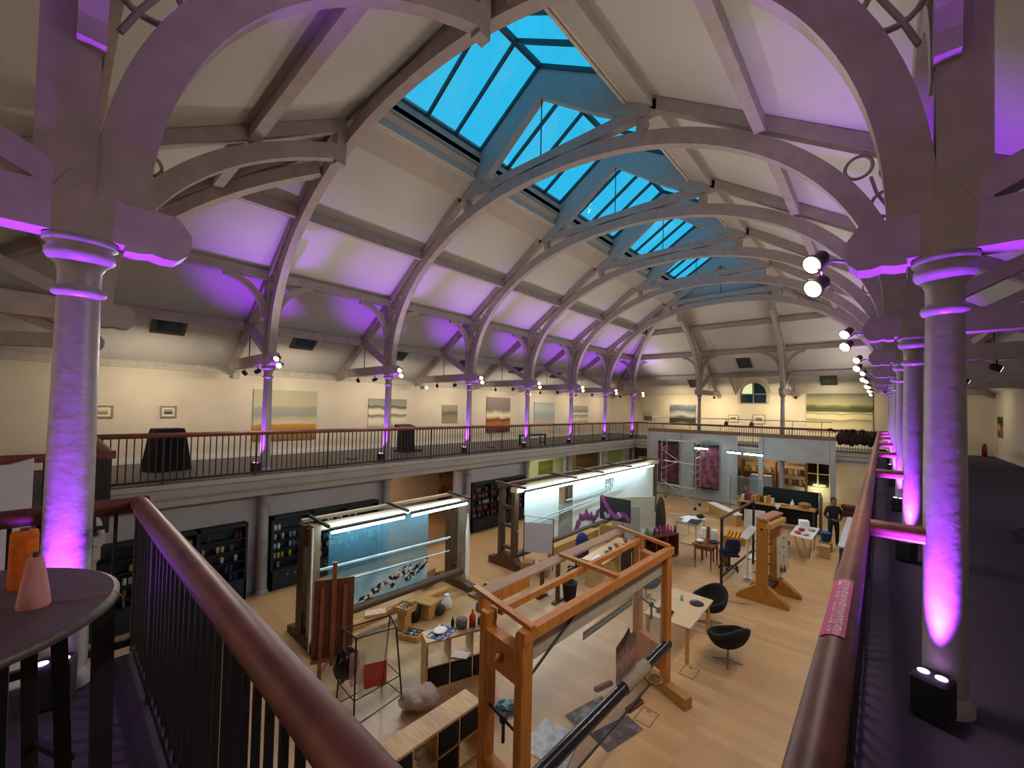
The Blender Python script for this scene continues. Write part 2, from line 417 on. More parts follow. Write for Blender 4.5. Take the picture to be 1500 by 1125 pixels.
# ------------------------------------------------------------------ lower storey walls (under the galleries)
LWX = -12.36
rooms = [(6.95, 9.55, 0, 2.62), (13.55, 16.35, .05, 2.85), (16.95, 19.75, .05, 2.85), (20.2, 22.4, 0, 2.5)]
wall_with_holes(.6, 22.9, 0, GZ-.16, rooms, ('Y', LWX-.12), .12, WALLG, 'wall_left_lower')
wall_with_holes(NY, .6, 0, GZ-.16, [], ('Y', LWX-.12), .12, WALLG, 'wall_left_lower_near')
TANP = mat('tan_room_plaster', '#b59a80', .85, var=.06); GREENP = mat('green_room_plaster', '#b9c7a0', .85, var=.05)
rp = MB()
for y in (6.8, 13.3): rp.box((WLX, y-.05, 0), (LWX-.12, y+.05, GZ-.17))
rp.box((WLX+.02, 6.8, 0), (WLX+.1, 13.3, GZ-.17))
struct('wall_tan_room', rp, TANP)
rp = MB()
for y in (13.42, 23.3): rp.box((WLX, y-.05, 0), (LWX-.12, y+.05, GZ-.17))
rp.box((WLX+.02, 13.42, 0), (WLX+.1, 23.3, GZ-.17))
struct('wall_green_room', rp, GREENP)
# lower right wall below right gallery
struct('wall_right_lower', MB().box((.32, .6, 0), (.44, 23.4, GZ-.16)), WALLG)
# cornice where wall meets ceiling on the left
struct('trim_left_cornice', MB().box((WLX, NY, EAVE-.22), (WLX+.1, FY, EAVE-.02)), mat('cornice', '#b7b0a4', .8))
struct('baseboard_left', MB().box((WLX, .42, GZ), (WLX+.03, FY, GZ+.16)), OFFW)
struct('baseboard_far', MB().box((WLX, FY-.03, GZ), (WRX, FY, GZ+.16)), OFFW)
struct('baseboard_right', MB().box((WRX-.03, NY, GZ), (WRX, FY, GZ+.16)), OFFW)

# ------------------------------------------------------------------ iron columns
def column(name, x, y, zb, zt, r, label, group):
    t = thing(name, label, 'column', (x, y, zb), group)
    h = zt-zb
    MB().lathe([(r*1.0, 0), (r*1.0, .02), (r*.96, h*.5), (r*.86, h-.32)], (x, y, zb), 24).build('shaft', IRON, t)
    MB().lathe([(r*.86, h-.37), (r*1.06, h-.355), (r*1.12, h-.335), (r*1.06, h-.315), (r*.86, h-.30)], (x, y, zb), 24).build('neck_ring', IRON, t)
    MB().lathe([(r*.86, h-.32), (r*.88, h-.2), (r*1.05, h-.16), (r*1.3, h-.14), (r*1.42, h-.12), (r*1.42, h-.085), (r*1.3, h-.075), (r*1.3, h-.06), (r*1.5, h-.04), (r*1.5, h-.01), (r*1.4, h)], (x, y, zb), 24).build('capital', IRON, t)
    MB().lathe([(r*1.25, 0), (r*1.25, .05), (r*1.1, .08), (r*1.0, .1)], (x, y, zb), 24).build('base', IRON, t)
    return t
TB0, TB1 = 5.79, 6.06          # tie beam
for k in range(1, 8):
    lab = {7: 'slim purple-lit iron column at the far corner of the left gallery'}.get(k, 'slim purple-lit iron column, %s from the near end along the left gallery rail' % ORD[k-1])
    column('iron_column', LX, ROW[k], GZ, TB0, .105, lab, 'iron columns of the left gallery')
for k in range(1, 8):
    lab = {1: 'large purple-lit iron column with a light box at its foot on the right gallery', 7: 'slim iron column at the far end of the right gallery row'}.get(k, 'purple-lit iron column, %s from the near end along the right gallery rail' % ORD[k-1])
    column('iron_column', RX, ROW[k], GZ, TB0, .105, lab, 'iron columns of the right gallery')
NCX, NCY = -3.865, .083
column('iron_column', NCX, NCY, GZ, TB0, .105, 'large purple-lit iron column beside the round table on the near gallery', 'iron columns of the near gallery')
column('iron_column', COLX[2], ROW[0], GZ, TB0, .105, 'iron column of the near gallery hidden behind the large near column', 'iron columns of the near gallery')
for i in (1, 2):
    column('iron_column', COLX[i], ROW[7], GZ, TB0, .105, 'unlit brown iron column on the far gallery, %s of the two' % ('right' if i == 1 else 'left'), 'iron columns of the far gallery')
for k in range(1, 8):
    column('lower_column', LX+.05, ROW[k], 0, GZ-.5, .12, 'pale grey column under the left gallery edge, %s from the near end' % ORD[k-1], 'columns under the left gallery')
for i in (1, 2):
    column('lower_column', COLX[i], 23.0, 0, GZ-.5, .12, 'grey column under the far gallery, %s of the two' % ('right' if i == 1 else 'left'), 'columns under the far gallery')

# ------------------------------------------------------------------ roof trusses
ACZ, ABI, AAI = 6.0, 3.95, 5.97
def arch_pts(aa, bb, end, n=40, c=6.25):
    out = []
    t0 = 0
    for i in range(n+1):
        u = None
        s = i/n
        # parametrise by angle from springing to crown
        th = s*PI/2
        x = aa*(abs(math.cos(th))**(2/2.12)); z = ACZ+bb*(abs(math.sin(th))**(2/2.12))
        u = c-x
        if u > end+1e-6:
            pu, pz = out[-1]; k = (end-pu)/(u-pu); out.append((end, pz+(z-pz)*k)); break
        out.append((u, z))
    return out
def half_truss(t, ox, oy, dx, dy, cf=1.0, arch_end=6.25, raft_end=3.75, braces=True, c=6.25, both=True):
    Wp = lambda u, v, z: Vector((ox+dx*u-dy*v, oy+dy*u+dx*v, z))
    V = Vector((-dy, dx, 0))
    Lw = 3.65/cf
    zc = lambda u: EAVE+SL*cf*(u+Lw)
    def pr(poly, th): return MB().prism([Wp(u, -th/2, z) for u, z in poly], V*th)
    a0 = -Lw+.02
    pr([(a0, zc(a0)-.01), (raft_end, zc(raft_end)-.01), (raft_end, zc(raft_end)-.25), (a0, zc(a0)-.25)], .17).build('rafter', TIMBER, t)
    inn = arch_pts(c-.28, ABI, arch_end, c=c); o_ = arch_pts(c-.03, ABI+.27, arch_end, c=c)
    n = min(len(inn), len(o_)); 
    # matched band
    inn = inn[:n]; o_ = o_[:n]
    MB().strip([Wp(u, -.085, z) for u, z in o_], [Wp(u, -.085, z) for u, z in inn], V*.17).build('arch_rib', TIMBER, t)
    pr([(-.2, ACZ-.1), (.045, ACZ-.1), (.045, zc(0)-.2), (-.2, zc(-.2)-.2)], .19).build('post', TIMBER, t)
    # tie beam with ogee nose
    nose = [(-Lw+.02, TB0), (.18, TB0), (.18, TB0-.035), (.24, TB0-.035), (.3, TB0-.02), (.36, TB0-.035), (.43, TB0-.03), (.48, TB0+.02), (.5, TB0+.09), (.5, TB0+.16), (.42, TB1), (-Lw+.02, TB1)]
    pr(nose, .2).build('tie_beam', TIMBER, t)
    pr([(-Lw+.02, TB0-.13), (-Lw+.5, TB0-.02), (-Lw+.5, TB0), (-Lw+.02, TB0)], .14).build('wall_corbel', TIMBER, t)
    ub = -1.7/cf
    MB().bar(Wp(-.1, 0, TB1+.05), Wp(ub, 0, zc(ub)-.22), .15, .2, V).build('strut', TIMBER, t)
    MB().tube([Wp(ub+.05, 0, zc(ub)-.3), Wp(ub+.05, 0, TB1)], .012, 6).build('tie_rod', BLACK, t)
    if braces:
        for sg in ((-1, 1) if both else (-1,)):
            n = 10; top = []; bot = []
            for i in range(n+1):
                s_ = i/n; th = s_*PI/2*.92
                v = .12+.98*(1-math.cos(th)); z = 6.95+.98*math.sin(th)
                w = .075
                # thickness across the curve
                nv, nz = math.cos(th), -math.sin(th)
                top.append(Wp(-.06, sg*(v-w*nv), z-w*nz)); bot.append(Wp(-.06, sg*(v+w*nv), z+w*nz))
            MB().strip(top, bot, Vector((dx, dy, 0))*.12).build('curved_brace', TIMBER, t)
        sc = MB()
        for (u, z, r) in ((.25, 7.55, .17), (.55, 8.12, .15), (.2, 7.98, .12)):
            sc.tube([Wp(u+r*math.cos(2*PI*i/18), 0, z+r*math.sin(2*PI*i/18)) for i in range(18)], .022, 6, closed=True)
        sc.tube([Wp(.12, 0, 7.2), Wp(.2, 0, 7.4), Wp(.36, 0, 7.72), Wp(.42, 0, 7.95)], .02, 6)
        sc.build('iron_scroll', TIMBER, t)
    return Wp, zc
for k in range(1, 7):
    y = ROW[k]
    t = thing('roof_truss', 'grey painted arched timber roof truss, %s from the near end of the hall' % ORD[k-1], 'roof truss', (MX, y, TB0), 'arched roof trusses')
    half_truss(t, LX, y, 1, 0); half_truss(t, RX, y, -1, 0)
    MB().bar((LX+3.45, y, 10.3), (RX-3.45, y, 10.3), .17, .22).build('collar', TIMBER, t)
    MB().tube([(MX, y, GLZ1-.62), (MX, y, 10.38)], .014, 6).build('king_rod', BLACK, t)
    for sg in (-1, 1): MB().bar((MX+sg*2.52, y, 10.15), (MX+sg*2.45, y, 9.75), .15, .2, (0, 1, 0)).build('king_block', TIMBER, t)
    for sg in (-1, 1):
        X = lambda u: MX+sg*u
        MB().prism([(X(2.75), y-.09, 10.3), (X(1.97), y-.09, GLZ0+.02), (X(0), y-.09, GLZ1), (X(0), y-.09, GLZ1-.66), (X(1.5), y-.09, 10.72), (X(2.4), y-.09, 10.2)], (0, .18, 0)).build('cased_rafter', BLUEW, t)
# end half trusses running along the hall
for i, y, dy in ((1, NCY, 1), (2, ROW[0], 1), (1, ROW[7], -1), (2, ROW[7], -1)):
    t = thing('end_truss', 'grey timber half truss rising from the %s %s column' % ('left' if i == 2 else 'right', 'near gallery' if dy > 0 else 'far gallery'), 'roof truss', (COLX[i], y, TB0), 'half trusses at the hall ends')
    half_truss(t, COLX[i], y, 0, dy, arch_end=3.2, raft_end=3.2)
    MB().bar((COLX[i], y+dy*3.12, 9.35), (COLX[i], y+dy*3.12, 10.25), .17, .16).build('end_block', TIMBER, t)
c2 = 1/math.sqrt(2)
for (xx, yy, dx, dy, lab) in ((LX, ROW[0], c2, c2, 'near left'), (LX, ROW[7], c2, -c2, 'far left'), (RX, ROW[7], -c2, -c2, 'far right')):
    t = thing('hip_truss', 'grey timber corner half truss running diagonally at the %s corner of the roof' % lab, 'roof truss', (xx, yy, TB0), 'corner half trusses')
    half_truss(t, xx, yy, dx, dy, cf=c2, arch_end=4.5, raft_end=4.55, braces=True, c=6.25*1.35)
# purlins
def purlin(p, q, w, h, lab): 
    return solo('purlin', MB().bar(p, q, w, h), TIMBER, lab, 'purlin', 'roof purlins')
for u, nm in ((-1.75, 'lowest'), (.0, 'second lowest'), (1.75, 'third lowest')):
    d = u+3.65; z = EAVE+SL*d-.19
    purlin((LX+u, NY+d, z), (LX+u, FY-d, z), .15, .22, '%s long grey purlin on the left roof slope' % nm)
    purlin((RX-u, NY+d, z), (RX-u, FY-d, z), .15, .22, '%s long grey purlin on the right roof slope' % nm)
    purlin((LX+u+.2, FY-d, z), (RX-u-.2, FY-d, z), .15, .22, '%s cross purlin on the far hipped roof end' % nm)
    purlin((LX+u+.2, NY+d, z), (RX-u-.2, NY+d, z), .15, .22, '%s cross purlin on the near hipped roof end' % nm)
GUT = mat('cream_trunking', '#b9aea6', .6, var=.04)
for sx, sg, nm in ((LX+3.62, 1, 'left'), (RX-3.62, -1, 'right')):
    t = thing('light_trunking', 'long cream cable trunking box under the %s edge of the skylight' % nm, 'trunking', (sx, YA, 10.4), 'trunking under the skylight')
    MB().prism([(sx-.1*sg, YA, 10.3), (sx-.1*sg, YA, 10.52), (sx+.45*sg, YA, 10.85), (sx+.5*sg, YA, 10.66)], (0, YB-YA, 0)).build('box_profile', GUT, t)
    for e in (.40, .49): MB().tube([(sx+e*sg, YA+.1, 10.62), (sx+e*sg, YB-.1, 10.62)], .028, 8).build('tube_rail', mat('pale_tube', '#d5cdbd', .4), t)

# ------------------------------------------------------------------ gallery railings
RH = GZ+1.03
def rail_profile(w=.1):
    a = w/2
    out = [(-a*.62, -.065), (-a*.68, -.045), (-a*.78, -.036)]
    for i in range(15):
        th = PI*1.08*(1-i/14)-PI*.04
        out.append((a*1.0*math.cos(th), -.010+.048*math.sin(th)))
    return out+[(a*.78, -.036), (a*.68, -.045), (a*.62, -.065)]
def handrail(mb, p, q, w=.1):
    p, q = Vector(p), Vector(q); d = (q-p).normalized(); r = Vector((d.y, -d.x, 0))
    mb.loft([[e+r*a+Vector((0, 0, b)) for a, b in rail_profile(w)] for e in (p, q)], True, True)
def railing(name, label, pts, stays=(), sp=.108, post_every=15, w=.1, cap=100):
    t = thing(name, label, 'railing', (*pts[0][:2], GZ), 'gallery railings')
    hr = MB(); br = MB()
    for p, q in zip(pts, pts[1:]):
        d = (Vector(q)-Vector(p)).normalized()*(w/2)
        handrail(hr, (p[0]-d.x, p[1]-d.y, RH), (q[0]+d.x, q[1]+d.y, RH), w)
        br.bar((*p, GZ+.07), (*q, GZ+.07), .035, .05)
    hr.build('handrail', MAHOG, t); br.build('bottom_rail', BLACK, t)
    def rod(r, z0, z1): return MB().box((-r, -r, z0), (r, r, z1))
    b0 = None; p0 = None; nb = 0; rest = MB()
    for p, q in zip(pts, pts[1:]):
        L = (Vector(q)-Vector(p)).length; n = int(L/sp)
        for i in range(n+1):
            e = Vector(p).lerp(Vector(q), i/n)
            if i % post_every == 0:
                if p0 is None:
                    p0 = rod(.017, 0, RH-GZ-.06).build('post', BLACK, t); o = p0
                else:
                    o = p0.copy(); COL.objects.link(o); o.parent = t
                o.matrix_parent_inverse = Matrix.Identity(4); o.location = (e.x-pts[0][0], e.y-pts[0][1], 0)
            elif nb < cap:
                if b0 is None:
                    b0 = rod(.0095, .06, RH-GZ-.06).build('baluster', BLACK, t); o = b0
                else:
                    o = b0.copy(); COL.objects.link(o); o.parent = t
                o.matrix_parent_inverse = Matrix.Identity(4); o.location = (e.x-pts[0][0], e.y-pts[0][1], 0); nb += 1
            else:
                rest.box((e.x-.0095, e.y-.0095, GZ+.06), (e.x+.0095, e.y+.0095, RH-.06))
    if rest.v: tag(rest.build('balusters', BLACK, t), kind='stuff')
    for (a, b) in stays:
        s_ = MB(); handrail(s_, (*a, RH-.01), (*b, RH-.01), .075); s_.build('column_stay', MAHOG, t)
    return t
RRX = -.108
railing('gallery_railing', 'mahogany topped iron railing along the right gallery edge in front of the camera', [(RRX, .47), (RRX, 22.6)], [((RRX+.05, ROW[k]-.02), (RX-.09, ROW[k]-.02)) for k in range(1, 8)])
railing('gallery_railing', 'dark iron railing with brown handrail along the whole left gallery', [(-11.66, 22.6), (-11.66, .52)], [((-11.7, ROW[k]), (LX+.09, ROW[k])) for k in range(1, 8)], w=.09)
railing('gallery_railing', 'mahogany topped railing of the near gallery that turns a corner by the round table', [(.0, .405), (-4.05, .405), (-4.05, -3.3)], [((-4.0, NCY), (NCX-.09, NCY))], w=.1)
railing('gallery_railing', 'railing of the near left gallery beyond the purple column, ending in a corner post', [(-11.6, .5), (-7.9, .5), (-7.9, -3.3)])
railing('gallery_railing', 'iron railing across the far gallery behind the grey screens', [(-11.6, 22.62), (-.15, 22.62)])
# ------------------------------------------------------------------ lights and lamps
def spot(name, loc, target, power, col, size=60, blend=.6, r=.05):
    l = bpy.data.lights.new(name, 'SPOT'); l.energy = power; l.color = col; l.spot_size = math.radians(size); l.spot_blend = blend; l.shadow_soft_size = r
    o = bpy.data.objects.new(name, l); COL.objects.link(o); o.location = loc
    o.rotation_euler = (Vector(target)-Vector(loc)).to_track_quat('-Z', 'Y').to_euler(); return o
def area(name, loc, target, power, col, sx=.5, sy=.5):
    l = bpy.data.lights.new(name, 'AREA'); l.shape = 'RECTANGLE'; l.size = sx; l.size_y = sy; l.energy = power; l.color = col
    o = bpy.data.objects.new(name, l); COL.objects.link(o); o.location = loc
    o.rotation_euler = (Vector(target)-Vector(loc)).to_track_quat('-Z', 'Y').to_euler(); return o
PURP = (.36, .045, 1.0)
WARM = (1.0, .80, .55)
NEUT = (1.0, .90, .78)
LENS = emit('purple_led', '#d9a0ff', 9)
BULB = emit('warm_lamp', '#ffe4ac', 10)
CAN = mat('lamp_housing', '#5a544c', .4, .6)

# purple uplight boxes
def uplight(x, y, label, dx, dy, pw=60):
    bx, by = x+dx, y+dy
    t = thing('uplight_box', label, 'uplight', (bx, by, GZ), 'purple uplight boxes')
    rz = math.atan2(-dy, -dx)
    hs = MB().cbox((bx, by, GZ+.125), (.17, .17, .23), rz+PI/2, .012).build('housing', BLACKM, t)
    for s_ in (-.04, .04):
        MB().lathe([(.028, 0), (.028, .004)], (bx-s_*math.sin(rz), by+s_*math.cos(rz), GZ+.241), 12).build('lens', LENS, hs)
    spot('purple_uplight', (bx, by, GZ+.26), (x+dx*.1, y+dy*.1, GZ+3.2), pw, PURP, 50, 1.0, .03)
for k in range(1, 8):
    uplight(LX, ROW[k], 'black uplight box at the foot of the %s column of the left gallery' % ORD[k-1], .05, -.215, 1150)
    uplight(RX, ROW[k], 'black uplight box at the foot of the %s column of the right gallery' % ORD[k-1], -.07, -.18, 1000)
uplight(NCX, NCY, 'black uplight box at the foot of the near gallery column', .19, -.04, 1150)

UPK = .55
# pairs of floodlamps on bracket arms at the column heads
def floodlamp(x, y, dirx, label, aim, pw):
    t = thing('column_spotlight', label, 'lamp', (x+dirx*.45, y, TB0+.1), 'spotlights at the column heads')
    MB().tube([(x+dirx*.44, y, TB0+.06), (x+dirx*.58, y, TB0+.1), (x+dirx*.66, y-.04, TB0+.04)], .014, 6).build('bracket_arm', STEEL, t)
    for (dz, dy_) in ((.1, -.02), (-.06, .04)):
        c = Vector((x+dirx*.68, y+dy_, TB0+dz)); a = (Vector(aim)-c).normalized()
        hd = MB().lathe([(.035, -.11), (.05, -.09), (.05, -.03), (.072, .02), (.075, .03)], c, 16, a).build('lamp_head', CAN, t)
        MB().lathe([(.062, .026), (.062, .034)], c, 16, a).build('lens', BULB, hd)
        MB().bar(c+Vector((0, .07, 0)), (x+dirx*.64, y, TB0+.04), .012, .012).build('yoke', STEEL, t)
    spot('flood_beam', (x+dirx*.8, y, TB0+.02), (x+dirx*5, y-.5, 0), pw, NEUT, 150, .8, .22)
    spot('flood_beam', (x+dirx*.8, y, TB0+.12), (x+dirx*5.5, y+.5, 11.5), pw*UPK, NEUT, 150, .9, .22)
for k in range(1, 8):
    floodlamp(LX, ROW[k], 1, 'pair of bright floodlamps on an arm at the %s column head of the left gallery' % ORD[k-1], (LX+3.5, ROW[k]-3.5, 3.6), 300)
    floodlamp(RX, ROW[k], -1, 'pair of bright floodlamps on an arm at the %s column head of the right gallery' % ORD[k-1], (RX-3.0, ROW[k]-3.2, 3.0), 260)

# small dark track heads under the tie beams that light the pictures
def trackhead(x, y, z, aim, label, grp, lit=False):
    t = thing('track_spot', label, 'spotlight', (x, y, z), grp)
    MB().tube([(x, y, z+.11), (x, y, z)], .012, 6).build('stem', BLACKM, t)
    a = (Vector(aim)-Vector((x, y, z))).normalized()
    cn = MB().lathe([(.03, -.1), (.055, -.07), (.058, .05), (.05, .06)], (x, y, z-.03), 12, a).build('lamp_can', BLACKM, t)
    MB().lathe([(.047, .055), (.047, .063)], (x, y, z-.03), 12, a).build('lens', emit('track_lens', '#ffe6b8', 5), cn)
for k in range(0, 8):
    for j, xx in enumerate((-13.15, -14.3)):
        w = ['right', 'left'][j]
        trackhead(xx, ROW[k]+.02, TB0-.12, (WLX, ROW[k]+1.3*(1 if j else -1), 4.6), '%s small spotlight under the %s tie beam of the left gallery' % (w, ORD[k]), 'spotlights under the left tie beams')
for i, xx in enumerate((COLX[1], COLX[2])):
    trackhead(xx+.35, 24.6, TB0-.12, (xx+1, FY, 4.6), 'small spotlight under the far gallery tie beam by the %s column' % ('right' if i == 0 else 'left'), 'spotlights of the far gallery')
for k in range(2, 7):
    trackhead(1.5, ROW[k], TB0-.12, (WRX, ROW[k], 4.6), 'small spotlight under the %s tie beam of the right gallery' % ORD[k], 'spotlights of the right gallery')
# wall wash light of the left and far gallery
for k in range(0, 8):
    area('picture_or_fill_light', (-13.9, ROW[k]+1.4, TB0-.2), (WLX, ROW[k]+1.4, 4.35), 36, (1.0, .83, .62), .8, .15)
for x in (-10.5, -7.9, -4.6, -2.0):
    area('picture_or_fill_light', (x, 25.0, TB0-.3), (x, FY, 4.3), 52, (1, .82, .5), .8, .15)
area('picture_or_fill_light', (2.3, 24.2, TB0-.3), (WRX, 25.2, 4.3), 14, (1, .86, .6), .3, .15)
area('picture_or_fill_light', (2.2, 12, TB0-.1), (WRX, 12, 4.0), 10, (1, .9, .75), .5, .3)
for x in (-10.5, -6.0, -2.0, 1.6): area('picture_or_fill_light', (x, -1.6, TB0-.2), (x, NY, 4.6), 60, (1, .84, .66), .8, .15)  # unseen fill lamps, added to bounce light off the near wall onto the timbers
# rooms under the left gallery
area('room_lamp', (-14.2, 8.2, 2.75), (-14.2, 8.2, 0), 35, (1, .78, .55), .6, 1.2)
area('room_lamp', (-14.0, 15.0, 2.75), (-14.2, 15.0, 0), 55, (.9, 1.0, .7), .6, 1.4)
area('room_lamp', (-14.0, 18.3, 2.75), (-14.2, 18.3, 0), 40, (.95, .95, .65), .6, 1.4)
area('room_lamp', (-4.8, 24.9, 2.75), (-4.8, 24.9, 0), 45, (1, .78, .45), 1.5, .6)
area('room_lamp', (-1.2, 24.6, 2.75), (-1.2, 24.9, 0), 30, (1, .85, .55), 1.5, .6)
area('sill_lamp', (-2.75, 26.1, .75), (-2.75, FY, .45), 8, (1, .95, .55), .6, .1)
# world: dusk sky
w = bpy.data.worlds.new('dusk'); SC.world = w; w.use_nodes = True
bg = w.node_tree.nodes['Background']; bg.inputs['Color'].default_value = (.035, .56, .88, 1); bg.inputs['Strength'].default_value = 1.0

SC.view_settings.view_transform = 'Standard'; SC.view_settings.look = 'None'
SC.view_settings.exposure = 0; SC.view_settings.gamma = 1
cy_ = SC.cycles
cy_.use_denoising = True; cy_.use_adaptive_sampling = True; cy_.adaptive_threshold = .03
cy_.max_bounces = 6; cy_.diffuse_bounces = 4; cy_.glossy_bounces = 2; cy_.transparent_max_bounces = 12; cy_.transmission_bounces = 2
cy_.sample_clamp_indirect = 6; cy_.caustics_reflective = False; cy_.caustics_refractive = False
# ================================================================== pictures and gallery things
def banded(name, stops, scale=3.0, dist=.12, rough=.7, stretch=(1, 1, .4)):
    """painted canvas: horizontal bands up the picture broken by noise"""
    m = bpy.data.materials.new(name); m.use_nodes = True
    nt = m.node_tree; b = nt.nodes['Principled BSDF']; b.inputs['Roughness'].default_value = rough; L = nt.links.new
    tc = nt.nodes.new('ShaderNodeTexCoord'); sp = nt.nodes.new('ShaderNodeSeparateXYZ')
    mp = nt.nodes.new('ShaderNodeMapping'); mp.inputs['Scale'].default_value = stretch
    nz = nt.nodes.new('ShaderNodeTexNoise'); nz.inputs['Scale'].default_value = scale; nz.inputs['Detail'].default_value = 6
    ma = nt.nodes.new('ShaderNodeMath'); ma.operation = 'MULTIPLY_ADD'; ma.inputs[1].default_value = dist
    sb = nt.nodes.new('ShaderNodeMath'); sb.operation = 'SUBTRACT'; sb.inputs[1].default_value = dist/2
    rp = nt.nodes.new('ShaderNodeValToRGB'); e = rp.color_ramp.elements
    while len(e) > 1: e.remove(e[0])
    e[0].position = stops[0][0]; e[0].color = lin(stops[0][1])
    for p, c in stops[1:]:
        k = e.new(p); k.color = lin(c)
    L(tc.outputs['Generated'], sp.inputs[0]); L(tc.outputs['Object'], mp.inputs['Vector']); L(mp.outputs['Vector'], nz.inputs['Vector'])
    L(nz.outputs['Fac'], ma.inputs[0]); L(sp.outputs['Z'], ma.inputs[2]); L(ma.outputs[0], sb.inputs[0]); L(sb.outputs[0], rp.inputs['Fac']); L(rp.outputs['Color'], b.inputs['Base Color'])
    return m
FRAMEW = mat('pale_picture_frame', '#8f8062', .5)
MOUNT = mat('picture_mount', '#d8d2c0', .8, var=.03)
def picture(side, a0, a1, z0, z1, m, label, frame=False):
    """flat picture on the left (a along Y), far or right wall"""
    def bx(mb, u0, u1, w0, w1, d0, d1):
        if side == 'L': return mb.box((WLX+d0, u0, w0), (WLX+d1, u1, w1))
        if side == 'R': return mb.box((WRX-d0, u0, w0), (WRX-d1, u1, w1))
        return mb.box((u0, FY-d0, w0), (u1, FY-d1, w1))
    if not frame:
        return solo('wall_picture', bx(MB(), a0, a1, z0, z1, .0, .05), m, label, 'painting')
    t = thing('framed_picture', label, 'picture', (WLX+.02 if side == 'L' else a0, a0 if side == 'L' else FY-.02, z0))
    w = .035
    fr = MB(); bx(fr, a0, a1, z0, z0+w, 0, .05); bx(fr, a0, a1, z1-w, z1, 0, .05); bx(fr, a0, a0+w, z0+w, z1-w, 0, .05); bx(fr, a1-w, a1, z0+w, z1-w, 0, .05)
    fr.build('frame', FRAMEW, t); bx(MB(), a0+w, a1-w, z0+w, z1-w, 0, .025).build('mount', MOUNT, t)
    dx, dz = (a1-a0)*.24, (z1-z0)*.28
    bx(MB(), a0+dx, a1-dx, z0+dz, z1-dz, .025, .032).build('print', m, t)
    return t
picture('L', 4.1, 6.0, 3.55, 5.24, banded('dunes', [(0, '#7d5a1e'), (.22, '#a67a2c'), (.3, '#b98c3c'), (.34, '#c9bf9c'), (.42, '#b5ae94'), (.5, '#8f938c'), (.66, '#9a9c90'), (.68, '#b3ad8e'), (1, '#a9a58a')], 2.5, .1), 'large seascape with ochre sand and grey sky behind the first left gallery column')
picture('L', 7.9, 9.55, 3.88, 5.06, banded('surf', [(0, '#8a8768'), (.15, '#cfc8b0'), (.3, '#d8d2bd'), (.42, '#6c6a58'), (.5, '#d4cfba'), (.62, '#c9c4ac'), (.7, '#4b4a38'), (.76, '#8b8550'), (.8, '#8f9288'), (1, '#80857c')], 2.2, .22), 'white surf painting with a dark horizon behind the second lit column')
picture('L', 11.4, 12.25, 4.05, 4.87, banded('rock', [(0, '#8d8673'), (.4, '#77715f'), (.55, '#5f594a'), (.7, '#8b8571'), (1, '#938c78')], 5, .6), 'small square grey brown painting left of the third lit column')
picture('L', 14.1, 15.8, 3.5, 5.34, banded('rust_shore', [(0, '#3c2211'), (.12, '#6d3711'), (.25, '#b0631a'), (.36, '#5c2f12'), (.42, '#cbb287'), (.5, '#d9d2b8'), (.6, '#8d8772'), (.64, '#796a63'), (1, '#8a7a73')], 2.4, .18), 'tall painting with rust orange foreground, white surf and mauve sky')
picture('L', 17.8, 19.7, 3.8, 5.16, banded('pale_mist', [(0, '#77756a'), (.1, '#a9a99b'), (.4, '#8f9a98'), (.7, '#a4aca8'), (1, '#9aa19b')], 2, .15), 'pale misty blue grey painting right of the fourth lit column')
picture('L', 21.6, 23.4, 3.89, 5.03, banded('pale_surf', [(0, '#8a8768'), (.2, '#cfc8b0'), (.45, '#7c7a68'), (.52, '#d4cfba'), (.7, '#5d5c4a'), (.76, '#8f9288'), (1, '#8d928a')], 2.2, .2), 'painting of surf under a grey sky beside the fifth lit column')
picture('L', .6, 1.02, 4.32, 4.64, banded('tan_print', [(0, '#8a6b3a'), (.4, '#a5803f'), (.6, '#c5b596'), (1, '#cfc6b0')], 3), 'small framed tan landscape just right of the large near column', True)
picture('L', 1.92, 2.26, 4.32, 4.65, banded('dark_print', [(0, '#4b4a42'), (.4, '#2c3138'), (.55, '#7f8890'), (1, '#9aa2a6')], 3), 'small framed dark seascape above the black draped stack', True)
picture('F', -13.2, -12.6, 4.1, 4.76, banded('green_sketch', [(0, '#6c7256'), (.4, '#4e5a48'), (.55, '#a6aa98'), (1, '#b8b8a6')], 4, .3), 'small grey green painting at the left end of the far wall')
picture('F', -11.3, -9.52, 3.95, 5.26, banded('storm', [(0, '#8a8560'), (.1, '#2c3026'), (.3, '#23282a'), (.42, '#9a9d96'), (.5, '#a9aca8'), (.7, '#4f586b'), (.9, '#6d768a'), (1, '#a4a69e')], 2, .3), 'square stormy painting with a dark blue cloud beside the left brown column')
picture('F', -7.47, -6.88, 4.2, 4.64, banded('etching_a', [(0, '#bfb697'), (.3, '#5a5140'), (.6, '#6e664e'), (1, '#c4bca0')], 6, .8), 'small framed etching under the arched window, the left one', True)
picture('F', -6.06, -5.4, 4.14, 4.7, banded('etching_b', [(0, '#bfb697'), (.3, '#4a4536'), (.6, '#5e5a48'), (1, '#c4bca0')], 6, .8), 'small framed etching under the arched window, the right one', True)
picture('F', -3.3, -.36, 4.95, 6.1, banded('grey_bay', [(0, '#4c4f30'), (.14, '#3e422a'), (.28, '#6a6c48'), (.34, '#9c9a74'), (.6, '#8c8c74'), (.85, '#5e625a'), (1, '#6a6d64')], 1.3, .3), 'long dark green and grey bay painting, upper canvas at the far wall right end')
picture('F', -3.3, -.36, 3.85, 4.93, banded('pale_bay', [(0, '#c8bc92'), (.3, '#d3c89f'), (.5, '#b9b18e'), (.6, '#8b8767'), (.68, '#d0c69f'), (.85, '#c9bf98'), (.93, '#8e8a68'), (1, '#cfc59c')], 1.3, .25), 'long pale cream canvas of wet sand below the dark green bay painting')
